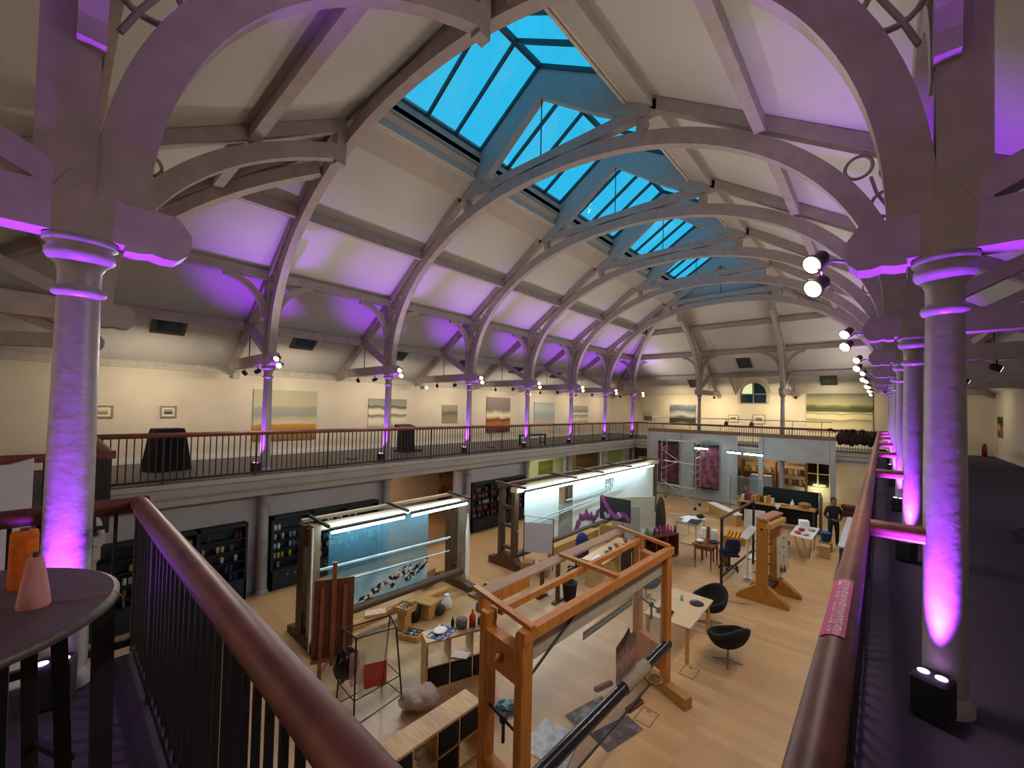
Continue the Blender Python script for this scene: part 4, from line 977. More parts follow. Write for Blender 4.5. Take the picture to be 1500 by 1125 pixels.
# ---- steel rack with clear sheets
t = thing('drying_rack', 'black steel frame rack hung with clear sheets between easel and low shelf', 'rack', (-6.1, 3.2, 0))
P4 = [(-6.45, 2.85), (-5.75, 2.8), (-5.9, 3.65), (-6.5, 3.62)]
tp = [(-6.05, 2.75, 1.55), (-5.75, 2.8, 1.5), (-5.6, 3.32, 1.5), (-5.85, 3.36, 1.58)]
for (x, y), q in zip(P4, tp): MB().tube([(x, y, 0), q], .012, 6).build('leg', BLACK, t)
MB().tube([tp[0], tp[3]], .012, 6).tube([tp[1], tp[2]], .012, 6).tube([tp[0], tp[1]], .012, 6).tube([tp[2], tp[3]], .012, 6).build('top_bar', BLACK, t)
ml = [tuple(Vector((*P4[i], 0)).lerp(Vector(tp[i]), .42)) for i in range(4)]
MB().tube(ml, .01, 6, closed=True).build('mid_bar', BLACK, t)
lb = [tuple(Vector((*P4[i], 0)).lerp(Vector(tp[i]), .18)) for i in range(4)]
MB().tube(lb, .01, 6, closed=True).build('low_bar', BLACK, t)
def sheet(a, b, z0, z1, m, label, cat='sheet', name='clear_sheet'):
    a, b = Vector((*a, 0)), Vector((*b, 0)); n = 8; mb = MB(); rows = []
    for i in range(n+1):
        p = a.lerp(b, i/n); o = Vector((math.sin(i*1.3)*.012, math.cos(i*1.7)*.012, 0))
        rows.append([p+o+Vector((0, 0, z0)), p-o*.5+Vector((0, 0, (z0+z1)/2)), p+Vector((0, 0, z1))])
    for i in range(n):
        for j in range(2): mb.quad(rows[i][j], rows[i+1][j], rows[i+1][j+1], rows[i][j+1])
    return solo(name, mb, m, label, cat)
sheet((-5.98, 2.95), (-5.78, 3.3), .5, 1.5, glass('milky_sheet', '#f4f4ee', .62, body='#c9cbc0'), 'hanging milky clear sheet on the steel rack')
sheet((-5.9, 3.0), (-5.76, 3.28), .62, .98, glass('red_sheet', '#e8b0a8', .25, body='#a02a24'), 'red patch of cloth hanging low on the steel rack', 'cloth', 'red_cloth')
sheet((-6.05, 2.86), (-5.98, 3.05), .66, 1.15, glass('pink_sheet', '#f0d8d0', .5, body='#b09088'), 'pinkish clear sheet on the left of the steel rack')
solo('bin_bag', MB().blob((-6.22, 2.9, .92), .2, 14, 10, (.85, .9, 1.15), .12, 3), mat('black_plastic', '#0b0c10', .2, var=.2, scale=10), 'glossy black plastic bag hanging on the steel rack', 'bag')
solo('notebook', MB().cbox((-6.0, 3.2, 1.62), (.3, .18, .05), 1.1, .006), BIRCH, 'small pale box lying on top of the steel rack', 'box')
pb = MB(); rnd = random.Random(31)
for i in range(14): pb.blob((-5.68+rnd.uniform(-.14, .14), 3.8+rnd.uniform(-.14, .14), .14+rnd.uniform(-.02, .09)), rnd.uniform(.09, .15), 9, 6, (1.1, 1, .75), .3, i+3)
solo('plastic_bag', pb, glass('crumpled_clear_plastic', '#f4e6e0', .5, body='#dccfc8'), 'crumpled clear plastic bag on the floor beside the low cube shelf', 'bag')
# ---- cube shelves
def cube_shelf(name, label, origin, dirv, cols, filled, cell=.38, depth=.38, rows=2):
    o = Vector((*origin, 0)); d = Vector((*dirv, 0)).normalized(); n = Vector((d.y, -d.x, 0))   # n points to the open front
    t = thing(name, label, 'shelf', o)
    th = .035; H = rows*cell+th; Lg = cols*cell+th
    def blk(mb, a0, a1, b0, b1, z0, z1):
        ps = [o+d*a+n*b for a, b in ((a0, b0), (a1, b0), (a1, b1), (a0, b1))]
        return mb.prism([p+Vector((0, 0, z0)) for p in ps], (0, 0, z1-z0))
    blk(MB(), 0, Lg, 0, depth, H-th, H).build('top', BIRCH, t)
    blk(MB(), 0, Lg, 0, depth, 0, th).build('bottom', BIRCH, t)
    for a in (0, Lg-th): blk(MB(), a, a+th, 0, depth, th, H-th).build('side', BIRCH, t)
    for i in range(1, cols): blk(MB(), i*cell, i*cell+.02, 0, depth, th, H-th).build('divider', BIRCH, t)
    for r in range(1, rows): blk(MB(), th, Lg-th, 0, depth, r*cell, r*cell+.02).build('middle_shelf', BIRCH, t)
    w_ = ['left', 'second', 'third', 'fourth', 'fifth']
    for (i, r) in filled:
        bx = blk(MB(), i*cell+.05, (i+1)*cell-.015, .03, depth-.006, r*cell+.045, (r+1)*cell-.02)
        solo('storage_box', bx, mat('black_storage_box', '#15110f', .8, var=.15), 'black storage box in the %s column, %s row of the %s' % (w_[i] if i else 'first', 'lower' if r == 0 else 'upper', name.replace('_', ' ')), 'box', 'black boxes in the %s' % name.replace('_', ' '))
    return o, d, n, H
cube_shelf('low_yarn_shelf', 'low birch cube shelf topped with yarns, left of the orange loom post', (-6.26, 4.2), (.45, 1.15), 3, [(0, 0), (1, 0), (2, 0)], .4)
cube_shelf('near_cube_shelf', 'low birch cube shelf nearest the camera, with black boxes', (-4.7, 2.5), (.02, 1.4), 4, [(0, 0), (0, 1), (2, 1), (2, 0), (3, 1)], .34, .36)
solo('figurine', MB().lathe([(0, 0), (.06, .01), (.07, .1), (.04, .16), (.05, .22), (.0, .27)], (-4.5, 3.02, .395), 12), mat('stone_white', '#b8aa98', .7), 'small pale ornament standing in the near cube shelf', 'ornament')
solo('paper_stack', MB().cbox((-4.46, 2.98, .065), (.18, .18, .05), .2), WHITE, 'white papers in the lower part of the near cube shelf', 'papers')
S1 = .835
solo('patterned_cloth', MB().cbox((-5.98, 4.42, S1+.006), (.36, .42, .012), .37), banded('blue_white_pattern', [(0, '#2a4a7a'), (.3, '#d5dde2'), (.5, '#35608f'), (.7, '#dfe5e8'), (1, '#27466f')], 14, 3), 'blue and white patterned cloth on the low yarn shelf', 'cloth')
solo('white_dish', MB().lathe([(0, 0), (.06, .004), (.12, .03), (.125, .036), (.06, .02), (0, .016)], (-6.0, 4.4, S1+.014), 20), WHITE, 'white dish on the patterned cloth of the low yarn shelf', 'dish')
solo('bottle', MB().lathe([(0, 0), (.03, .0), (.03, .1), (.012, .13), (.012, .16), (0, .162)], (-6.02, 4.68, S1), 12), BLACKM, 'small black bottle on the low yarn shelf', 'bottle')
solo('yarn_jar', MB().lathe([(0, 0), (.09, 0), (.11, .08), (.1, .15), (.07, .17), (0, .16)], (-5.87, 4.76, S1), 18), mat('mixed_bobbins', '#8d7f78', .8, var=.5, scale=40), 'round tub of mixed bobbins on the low yarn shelf', 'tub')
t = thing('bottle', 'tall orange red bottle on the low yarn shelf', 'bottle', (-5.76, 4.92, S1))
MB().lathe([(0, 0), (.06, .0), (.06, .17), (.03, .22), (.02, .25)], (-5.76, 4.92, S1), 16).build('body', mat('orange_red_yarn', '#b5401a', .7), t)
MB().lathe([(.02, .25), (.02, .29), (0, .3)], (-5.76, 4.92, S1), 10).build('cap', mat('orange_red_yarn', '#b5401a'), t)
for i, (x, y, m_, nm) in enumerate(((-5.72, 5.06, 4, 'teal'), (-5.6, 5.1, 3, 'bright blue'), (-5.7, 5.22, 0, 'white'), (-5.58, 5.25, 3, 'dark blue'), (-5.63, 5.36, 0, 'cream'))):
    solo('yarn_ball', MB().lathe([(0, 0), (.045, .0), (.05, .05), (.035, .12), (0, .13)], (x, y, S1), 12), SM[m_], '%s yarn cop at the right end of the low yarn shelf' % nm, 'yarn cop', 'yarn cops on the low shelf')
solo('paper', MB().cbox((-5.75, 4.66, .44), (.3, .2, .003), .5), WHITE, 'white sheet of paper sticking out of the low yarn shelf', 'paper')
# ---- loom 3, orange frame nearest the camera
O3 = ORANGEW
t = thing('tapestry_loom', 'large orange pine loom in the foreground with a black roller', 'loom', (-3.25, 5.0, 0), 'upright tapestry looms')
pw = .125
for (x, y) in ((-3.6, 3.32), (-2.95, 3.24), (-3.52, 6.98), (-2.88, 6.76)):
    MB().cbox((x, y, 1.24), (pw, pw+.04, 2.36), -.12, .012).build('post', O3, t)
for (xa, ya, xb, yb) in ((-3.6, 3.32, -2.95, 3.24), (-3.52, 6.98, -2.88, 6.76)):
    MB().bar((xa, ya, 2.05), (xb, yb, 2.05), .15, .36).build('head_block', O3, t)
    MB().bar((xa, ya, .55), (xb, yb, .55), .13, .42).build('knee_block', O3, t)
    e = (Vector((xb, yb, 0))-Vector((xa, ya, 0))).normalized()
    MB().bar(Vector((xa, ya, .09))-e*.3, Vector((xb, yb, .09))+e*.5, .16, .18).build('foot', mat('loom_foot_pine', '#a8783e', .5, var=.12, scale=5), t)
    MB().tube([(xa, ya, 1.35), (xb, yb, 1.3)], .016, 8).build('tension_rod', BLACK, t)
    m_ = Vector(((xa+xb)/2, (ya+yb)/2, 1.32)); MB().lathe([(.02, -.25), (.02, -.03), (.045, -.02), (.045, .04), (.02, .05)], m_, 10).build('tension_screw', BLACK, t)
MB().lathe([(.0, 0), (.05, .0), (.05, .035), (.022, .05), (.022, .1), (0, .1)], (-3.27, 3.2, 2.05), 16, (.12, -1, 0)).build('end_knob', O3, t)
MB().bar((-2.93, 3.16, 2.39), (-2.84, 6.86, 2.39), .11, .12).build('front_beam', O3, t)
MB().bar((-3.03, 3.3, 2.36), (-2.95, 6.7, 2.36), .07, .06).build('light_strip', PINE, t)
MB().bar((-3.5, 3.4, 2.40), (-3.48, 7.0, 2.40), .07, .08).build('middle_rail', O3, t)
MB().bar((-4.0, 3.42, 2.40), (-4.04, 7.3, 2.40), .22, .035).build('rear_plank', mat('dull_pink_plank', '#a08068', .55, var=.1, scale=3), t)
MB().bar((-3.9, 3.42, 2.33), (-3.9, 4.35, 2.33), .03, .14).build('plank_edge', O3, t)
for (xa, ya, xb, yb) in ((-4.08, 3.52, -2.86, 3.28), (-4.0, 5.2, -2.86, 5.06), (-4.1, 7.2, -2.84, 6.78)): MB().bar((xa, ya, 2.47), (xb, yb, 2.47), .075, .05).build('cross_bar', O3, t)
MB().quad((-2.99, 3.36, 2.33), (-2.92, 6.7, 2.33), (-2.92, 6.7, 2.0), (-2.99, 3.36, 2.02)).build('warp_apron', mat('beige_canvas', '#a99f88', .9, var=.06), t)
MB().quad((-2.985, 3.36, 2.02), (-2.925, 6.7, 2.0), (-2.86, 6.6, .85), (-2.86, 3.36, .9)).build('warp_threads', glass('clear_warp', '#f4f8f8', .86, body='#b9c2c2'), t)
MB().tube([(-2.85, 3.2, .88), (-2.86, 6.8, .80)], .085, 18).build('roller', mat('black_roller', '#0d0f18', .22), t)
MB().tube([(-2.856, 5.25, .835), (-2.858, 5.95, .822)], .1, 18).build('cloth_wrap', mat('grey_beige_wrap', '#9a8d78', .9), t)
MB().tube([(-2.95, 4.16, 2.26), (-2.98, 3.3, 1.84)], .016, 8).build('brace_rod', BLACK, t)
MB().bar((-3.3, 6.2, 1.95), (-3.3, 6.55, 1.95), .02, .34).build('hanging_panel', PINE, t)
for y in (6.22, 6.5): MB().tube([(-3.27, y, 2.4), (-3.26, y+.02, 1.9), (-3.25, y, 1.55)], .008, 5).build('cord', mat('pale_cord', '#c8b48a', .9), t)
solo('tapestry', MB().prism([(-2.9, 5.15, .9), (-2.9, 5.72, .88), (-2.915, 5.72, 1.42), (-2.915, 5.55, 1.46), (-2.915, 5.52, 1.56), (-2.915, 5.4, 1.5), (-2.915, 5.15, 1.42)], (-.015, 0, 0)), banded('red_black_weave', [(0, '#a8705a'), (.2, '#5c2418'), (.4, '#b06a50'), (.55, '#7a3020'), (.75, '#4a1c14'), (1, '#2a1412')], 9, .7, stretch=(1, 1.6, .5)), 'unfinished red brown and black tapestry standing on the black roller', 'tapestry')
solo('sketch_strip', MB().bar((-3.02, 4.45, 1.84), (-3.0, 5.75, 1.84), .008, .1), banded('dark_sketch', [(0, '#4a4038'), (.5, '#8a7f74'), (1, '#3c342e')], 9, 1), 'narrow dark photo strip clipped across the orange loom warp', 'strip')
solo('measuring_rod', MB().tube([(-2.6, 5.55, .84), (-2.62, 3.5, .8)], .014, 6), BLACK, 'long thin dark rod lying along the front of the orange loom', 'rod')
solo('tape_ring', MB().tube([(-2.58+.11*math.cos(2*PI*i/18), 5.68+.11*math.sin(2*PI*i/18), .86) for i in range(18)], .02, 6, closed=True), mat('olive_ring', '#6d6238', .4, .3), 'round ring handle at the end of the thin rod by the roller', 'ring')
for (x, y, rz, lab) in ((-3.2, 5.28, .3, 'left'), (-2.66, 5.22, .2, 'right')):
    solo('wooden_shuttle', MB().cbox((x, y, .70), (.09, .34, .07), -rz, .02), mat('red_brown_wood', '#6a2c14', .4), 'red brown wooden wedge beside the black roller, the %s one' % lab, 'wedge')
# papers on the floor
def floor_sheet(pts, m, label, cat, z=.004):
    return solo('drawing' if cat == 'drawing' else 'photo_print', MB().prism([(x, y, z) for x, y in pts], (0, 0, .003)), m, label, cat)
dm = mat('pencil_drawing', '#d4d8da', .8, col2='#9aa4ac', scale=9, detail=10)
floor_sheet([(-3.95, 4.3), (-4.05, 4.95), (-3.42, 5.05), (-3.25, 4.42)], dm, 'large white pencil drawing on the floor under the orange loom', 'drawing')
floor_sheet([(-3.85, 5.2), (-3.65, 5.95), (-3.36, 5.88), (-3.5, 5.1)], banded('cloud_photo', [(0, '#4a3f44'), (.5, '#a89fa4'), (1, '#3a3034')], 4, 2), 'dark printed photo on the floor, the left of two under the roller', 'photograph')
floor_sheet([(-3.35, 5.15), (-3.1, 5.85), (-2.78, 5.75), (-2.98, 5.05)], banded('cloud_photo_b', [(0, '#54484a'), (.5, '#8d8284'), (1, '#463a3c')], 5, 2), 'dark printed photo on the floor, the right of two under the roller', 'photograph')
solo('pattern_book', MB().cbox((-4.66, 4.72, .03), (.3, .26, .06), .4, .01), banded('blue_shoe', [(0, '#123048'), (.4, '#2f7aa0'), (.6, '#8fb8c8'), (1, '#15303f')], 8, 3), 'small blue and black packet on the floor behind the orange loom posts', 'packet')
HAT = mat('hatch_groove', '#7d5a34', .6)
for (x, y, nm) in ((-2.86, 6.02, 'nearer'), (-2.75, 7.55, 'farther')):
    h = MB()
    for s_ in (-1, 1): h.cbox((x+s_*.13, y, .002), (.012, .34, .004)).cbox((x, y+s_*.17, .002), (.27, .012, .004))
    h.cbox((x-.02, y+.12, .003), (.05, .025, .006)); solo('floor_hatch', h, HAT, 'square floor socket hatch, the %s one beside the orange loom' % nm, 'hatch')
# ---- loom 2, long one with white warps
t = thing('tapestry_loom', 'very long brown loom with white warps under a long tube light', 'loom', (-8.7, 13.5, 0), 'upright tapestry looms')
for y in (8.8, 18.4):
    for x in (-9.05, -8.5): MB().box((x-.07, y-.09, .15), (x+.07, y+.09, 2.36)).build('post', WALN, t)
    for z in (.55, 1.2, 1.75): MB().box((-8.98, y-.05, z), (-8.57, y+.05, z+.09)).build('rung', WALN, t)
    MB().prism([(-9.5, y-.11, 0), (-8.0, y-.11, 0), (-8.0, y-.11, .2), (-8.3, y-.11, .22), (-8.5, y-.11, .42), (-9.05, y-.11, .42), (-9.25, y-.11, .22), (-9.5, y-.11, .2)], (0, .22, 0)).build('foot', OAKD, t)
MB().box((-8.6, 8.7, 2.28), (-8.35, 18.5, 2.42)).build('warp_beam', CREAMW, t)
MB().box((-9.15, 8.65, 2.36), (-9.0, 18.5, 2.46)).build('rear_rail', WALN, t)
MB().tube([(-8.5, 8.85, .4), (-8.5, 18.35, .4)], .1, 14).build('cloth_beam', WALN, t)
for y in (8.75, 11.3, 13.0, 15.2, 18.3): MB().bar((-9.3, y, 2.5), (-8.05, y+.02, 2.46), .07, .06).build('cross_arm', WALN, t)
WARPW = mat('white_warp', '#cfe2e2', .85, var=.04, scale=1.5)
MB().box((-8.5, 9.2, .5), (-8.49, 10.9, 2.28)).build('warp_section', WARPW, t)
MB().box((-8.5, 11.7, .5), (-8.49, 18.2, 2.28)).build('warp_section', WARPW, t)
MB().box((-8.49, 10.92, .48), (-8.46, 11.66, 1.55)).build('grey_weave', mat('grey_weave', '#8d938c', .9, var=.15, scale=8), t)
MB().box((-8.488, 13.85, 1.42), (-8.478, 14.5, 2.05)).build('draft_pattern', banded('black_draft', [(0, '#dfe8e8'), (.45, '#c5d0d2'), (.5, '#1d2a30'), (.7, '#223038'), (.75, '#dfe8e8'), (1, '#202c33')], 12, 3), t)
for (a, b, z0, z1) in ((9.2, 14.8, 1.3, 1.5), (8.8, 15.4, 1.12, 1.62), (11.2, 14.2, 1.66, 1.72)): MB().tube([(-8.4, a, z0), (-8.4, b, z1)], .022, 8).build('shed_rod', mat('pale_rod', '#a9c6c8', .4), t)
t = thing('tapestry', 'purple and black figure woven low on the long white loom', 'tapestry', (-8.47, 12.7, .5))
pm = MB(); qm = MB(); rnd = random.Random(21)
for i in range(34):
    y = 11.9+1.55*i/33; z = .58+.32*abs(math.sin((y-11.9)*2.6))+rnd.uniform(-.1, .12)
    pm.blob((-8.475, y, z), .075, 8, 5, (.12, rnd.uniform(.5, 1.3), rnd.uniform(.6, 1.8)), .2, i)
    if i % 2: qm.blob((-8.47, y+.03, z-.05), .05, 8, 5, (.12, .6, 1.6), .2, i+90)
pm.build('purple_wool', mat('purple_wool', '#8a3a7c', .9), t); qm.build('dark_wool', mat('dark_wool', '#3a3248', .9), t)
tube_light((-8.1, 8.78, 2.3), (-8.1, 13.0, 2.3), 'bright fluorescent light over the long white loom, the nearer half', 'loom lights')
tube_light((-8.1, 13.1, 2.3), (-8.1, 17.4, 2.3), 'bright fluorescent light over the long white loom, the farther half', 'loom lights')
# white board on stand, boxes beneath
t = thing('display_board', 'white board in a thin black metal frame at the near end of the long loom', 'board', (-8.0, 9.15, 0))
A, B = Vector((-8.36, 9.06, 0)), Vector((-7.58, 9.5, 0))
MB().prism([A+Vector((.03, 0, .5)), B+Vector((-.03, 0, .5)), B+Vector((-.03, 0, 1.38)), A+Vector((.03, 0, 1.38))], (.02, -.03, 0)).build('panel', mat('lilac_white_panel', '#b9b9c4', .7, var=.05, scale=2), t)
MB().tube([A, A+Vector((0, 0, 1.56)), B+Vector((0, 0, 1.5)), B], .016, 6).build('stand', mat('teal_black_metal', '#233238', .4, .5), t)
for (x, y, w_, h, lab) in ((-8.05, 9.0, .34, .36, 'left'), (-7.62, 9.2, .32, .38, 'right')):
    solo('cardboard_box', MB().cbox((x+.06, y-.14, h/2), (w_, w_, h), .45, .008), CARD, 'cardboard box below the white display board, the %s one' % lab, 'box', 'boxes below the display board')
solo('plywood_bench', MB().cbox((-8.15, 11.4, .24), (.3, 2.6, .4), .02, .01), PINE, 'long low wooden bench in front of the long loom', 'bench')
solo('plywood_sheet', MB().bar((-8.0, 12.75, .32), (-6.75, 12.95, .32), .05, .62), mat('osb_plywood', '#b08a4a', .6, var=.2, scale=18), 'upright plywood panel by the end of the long low bench', 'panel')
# picture on pole, tall boards behind
t = thing('picture_stand', 'dark picture of a purple bird shape held on a thin black pole', 'picture', (-6.62, 12.0, 0))
A, B = Vector((-7.45, 11.85, 0)), Vector((-6.35, 11.95, 0))
MB().prism([A+Vector((0, 0, 1.1)), B+Vector((0, 0, 1.12)), B+Vector((0, 0, 1.86)), A+Vector((0, 0, 1.88))], (0, .03, 0)).build('canvas', mat('near_black_canvas', '#1b1a20', .6, var=.1), t)
fig = MB()
for i in range(20):
    s_ = i/19; p = A.lerp(B, .08+.86*s_); z = 1.84-.62*math.sin(min(1, s_*1.6)*PI/2)+.42*max(0, s_-.45)*math.sin((s_-.45)*PI*1.8)
    fig.blob((p.x, p.y-.006, z), .085-.04*abs(s_-.5), 9, 6, (1.0, .1, 1.15), .15, i)
fig.build('purple_figure', mat('magenta_paint', '#a13f96', .7, var=.3, scale=14, col2='#5f2468'), t)
wf = MB()
for (s_, z) in ((.2, 1.3), (.24, 1.22), (.64, 1.36), (.68, 1.3), (.3, 1.24)): p = A.lerp(B, s_); wf.blob((p.x, p.y-.014, z), .065, 9, 6, (1, .1, 1), .3, int(s_*100))
wf.build('pale_accents', mat('pale_paint', '#b9b4cc', .7, var=.3, scale=18), t)
MB().tube([(-6.62, 11.97, 0), (-6.62, 11.97, 1.15)], .014, 6).lathe([(.15, 0), (.15, .015), (.02, .03)], (-6.62, 11.97, 0), 14).build('pole', BLACK, t)
for (a, b, z1, c, lab) in (((-7.6, 12.9), (-6.55, 14.2), 1.62, '#bcc3b4', 'wide pale green white board leaning behind the bird picture'), ((-6.9, 12.6), (-6.4, 12.75), 1.5, '#aab2b0', 'narrow grey board standing right of the bird picture')):
    solo('tall_board', MB().bar((*a, z1/2), (*b, z1/2), .04, z1), mat('board_'+c, c, .7, var=.04), lab, 'board')
t = thing('hanging_coat', 'dark coats bunched on a stand at the end of the pale board', 'coat', (-6.35, 14.3, 0))
MB().lathe([(.02, 0), (.02, 1.6)], (-6.35, 14.3, 0), 8).build('stand', BLACK, t)
MB().loft([[(-6.35+r*math.cos(a), 14.3+r*.7*math.sin(a), z) for a in [2*PI*i/14 for i in range(14)]] for r, z in ((.2, .45), (.2, .8), (.17, 1.2), (.12, 1.5), (.03, 1.62))], True, True).build('coat', mat('olive_black_coat', '#3a382c', .9), t)
# ---- small chest with yarns (behind the orange loom)
t = thing('yarn_chest', 'red brown open chest full of yarns behind the orange loom end', 'cabinet', (-5.6, 12.4, 0))
c0 = (-5.95, 11.95); dA = Vector((.45, 1.1, 0)).normalized()
MB().bar((-6.0, 12.0, .74), (-5.45, 13.3, .74), .5, .05).build('top', OAKD, t)
MB().bar((-6.0, 12.0, .05), (-5.45, 13.3, .05), .5, .06).build('base', OAKD, t)
for s_ in (.0, .33, .66, 1.0):
    p = Vector((-6.0, 12.0, 0)).lerp(Vector((-5.45, 13.3, 0)), s_); q = Vector((.46, -.19, 0)).normalized()*.24
    MB().bar(p-q+Vector((0, 0, .4)), p+q+Vector((0, 0, .4)), .04, .68).build('partition', mat('rusty_wood', '#6d3b20', .5, var=.15), t)
MB().bar((-6.22, 12.1, .4), (-5.67, 13.4, .4), .02, .7).build('back_panel', mat('rusty_wood', '#6d3b20'), t)
rnd = random.Random(8)
cmix = [mat('cone_magenta', '#c02a7c', .9), mat('cone_purple', '#6d2a66', .9), mat('cone_wine', '#5a1a30', .9), mat('cone_teal', '#5aa6a0', .9), mat('cone_sage', '#6f7f62', .9), mat('cone_white', '#cfd5d0', .9)]
names = ['magenta', 'purple', 'wine red', 'pale teal', 'sage green', 'white']
for i in range(16):
    k = [3, 4, 5, 3, 4, 2, 5, 2, 0, 1, 0, 0, 1, 0, 2, 2][i]; s_ = .02+.95*i/15
    p = Vector((-6.0, 12.0, 0)).lerp(Vector((-5.45, 13.3, 0)), s_)+Vector((.09 if i % 2 else -.09, 0, 0))
    solo('yarn_cone', MB().lathe([(0, 0), (.042, 0), (.04, .05), (.024, .2), (.01, .21), (.01, .23)], (p.x, p.y, .765), 12), cmix[k], '%s cone of yarn, %s from the left on top of the open chest' % (names[k], nth(i+1)), 'yarn cone', 'yarn cones on the chest')
for i in range(9):
    s_ = .1+.8*(i % 3)/2.6; p = Vector((-5.93, 12.0, 0)).lerp(Vector((-5.42, 13.25, 0)), s_+.06*(i//3))+Vector((.04, 0, 0))
    solo('yarn_cone', MB().lathe([(0, 0), (.036, 0), (.034, .05), (.022, .17), (.008, .18)], (p.x, p.y, .085), 10), cmix[[2, 0, 4][i % 3]], 'cone of yarn inside the open chest', 'yarn cone', 'yarn cones inside the chest')
# ---- work desk behind the orange loom
t = thing('work_desk', 'birch work desk with papers and yarns behind the orange loom', 'desk', (-6.1, 10.2, 0))
MB().bar((-6.0, 9.2, .73), (-6.2, 11.5, .73), .66, .04).build('desk_top', BIRCH, t)
for y, x in ((9.35, -6.0), (10.35, -6.09), (11.4, -6.2)): MB().box((x-.3, y-.02, 0), (x+.3, y+.02, .71)).build('side_panel', BIRCH, t)
MB().box((-5.86, 10.4, .05), (-5.8, 11.35, .68)).build('dark_front', mat('dark_crate_front', '#2a1a18', .8, var=.4, scale=14), t)
for i, (x, y, m_, nm) in enumerate(((-5.95, 9.5, 0, 'white'), (-6.0, 9.95, 4, 'teal'), (-5.9, 10.15, 0, 'cream'), (-6.1, 10.3, 4, 'blue green'), (-6.0, 10.55, 5, 'red'), (-6.15, 10.7, 1, 'grey'), (-6.05, 10.95, 0, 'ivory'), (-6.1, 11.2, 5, 'brick'), (-6.2, 11.35, 2, 'brown'))):
    if i == 0: solo('paper', MB().cbox((x, y, .757), (.32, .42, .008), .1), WHITE, 'white paper pad on the near end of the birch desk', 'paper')
    else: solo('yarn_ball', MB().blob((x, y, .80), .06, 12, 8, (1.2, 1, .8), .08, i), SM[m_], '%s ball of yarn on the birch desk' % nm, 'yarn ball', 'yarn balls on the birch desk')
def task_chair(x, y, rz, m, label, name='office_chair', cloth=None):
    t = thing(name, label, 'chair', (x, y, 0))
    MB().cbox((x, y, .47), (.46, .46, .07), rz, .02).build('seat', m, t)
    b = Vector((math.cos(rz), math.sin(rz), 0))
    MB().loft([[Vector((x, y, z))-b*(.24+.04*(z-.5))+Vector((-b.y, b.x, 0))*s_*w_+b*d for s_, d in ((-1, 0), (-.6, -.04), (.6, -.04), (1, 0), (.6, .03), (-.6, .03))] for z, w_ in ((.55, .17), (.65, .23), (.85, .24), (.98, .18))], True, True).build('backrest', m, t)
    MB().tube([(x, y, .1), (x, y, .44)], .03, 8).build('gas_lift', BLACKM, t)
    for k in range(5):
        a = rz+2*PI*k/5; e = (x+.28*math.cos(a), y+.28*math.sin(a), .07)
        l = MB().bar((x, y, .11), e, .04, .03).build('leg', BLACKM, t)
        MB().lathe([(.0, -.02), (.03, -.02), (.03, .02), (0, .02)], (e[0], e[1], .03), 10, (math.sin(a), -math.cos(a), 0)).build('caster', BLACKM, l)
    return t
task_chair(-7.05, 9.95, -1.9, NAVY, 'dark swivel chair with a blue jacket over its back beside the birch desk')
jk = MB().loft([[(-7.0+.22*k*math.cos(a), 10.18+.13*k*math.sin(a), z) for a in [2*PI*i/12 for i in range(12)]] for k, z in ((1.0, .4), (1.05, .6), (1.05, .85), (.8, 1.0), (.3, 1.08))], True, True)
solo('jacket', jk, mat('blue_jacket', '#1d3f86', .85, var=.3, scale=9, col2='#0f1a38'), 'bright blue jacket draped over the swivel chair back', 'jacket')
t = thing('waste_bin', 'round black waste bin on the floor under the orange loom rails', 'bin', (-6.1, 8.35, 0))
MB().lathe([(0, 0), (.15, 0), (.19, .42), (.2, .42), (.2, .44), (.18, .44), (.14, .02), (0, .02)], (-6.1, 8.35, 0), 22).build('body', BLACKM, t)
t = thing('spool_tree', 'small wooden spool stand with pegs on the floor left of the orange loom', 'spool stand', (-7.3, 6.6, 0))
MB().box((-7.33, 6.57, 0), (-7.27, 6.63, .62)).build('mast', OAKD, t)
for z, m_ in ((.55, 6), (.45, 6), (.35, 2), (.25, 3)): MB().tube([(-7.45, 6.52, z), (-7.15, 6.68, z)], .014, 6).build('peg', PINE, t)
MB().box((-7.45, 6.45, 0), (-7.15, 6.75, .03)).build('base', OAKD, t)
solo('blue_roll', MB().lathe([(0, 0), (.07, 0), (.07, .14), (0, .14)], (-7.38, 6.48, .035), 12), SM[3], 'bright blue roll of yarn at the foot of the wooden spool stand', 'yarn roll')
for (x, y, h, nm) in ((-6.72, 8.0, .75, 'left'), (-6.25, 8.05, 1.1, 'right')):
    t = thing('wooden_post', 'thin dark wooden upright with a foot by the round bin, the %s one' % nm, 'post', (x, y, 0))
    MB().box((x-.04, y-.04, .04), (x+.04, y+.04, h)).build('upright', OAKD, t); MB().box((x-.05, y-.18, 0), (x+.05, y+.18, .05)).build('foot', OAKD, t)
# ---- pale table and shell chairs
t = thing('pale_table', 'pale wooden table with a laptop to the right of the orange loom', 'table', (-3.28, 8.45, 0))
MB().prism([(-3.74, 7.66, .68), (-2.8, 7.7, .68), (-2.84, 9.18, .68), (-3.74, 9.2, .68)], (0, 0, .03)).build('table_top', mat('pale_oak_top', '#cdb28c', .45, var=.06, scale=3, stretch=(6, 1, 1)), t)
for (x, y) in ((-3.68, 7.75), (-2.88, 7.78), (-2.92, 9.08), (-3.68, 9.1)): MB().box((x-.03, y-.03, 0), (x+.03, y+.03, .68)).build('leg', PINE, t)
t = thing('laptop', 'closed black laptop on the pale table', 'laptop', (-3.42, 7.96, .71))
MB().cbox((-3.42, 7.98, .722), (.32, .22, .02), .15, .004).build('body', BLACKM, t)
MB().cbox((-3.3, 7.93, .7335), (.05, .05, .003), .15).build('label_patch', WHITE, t)
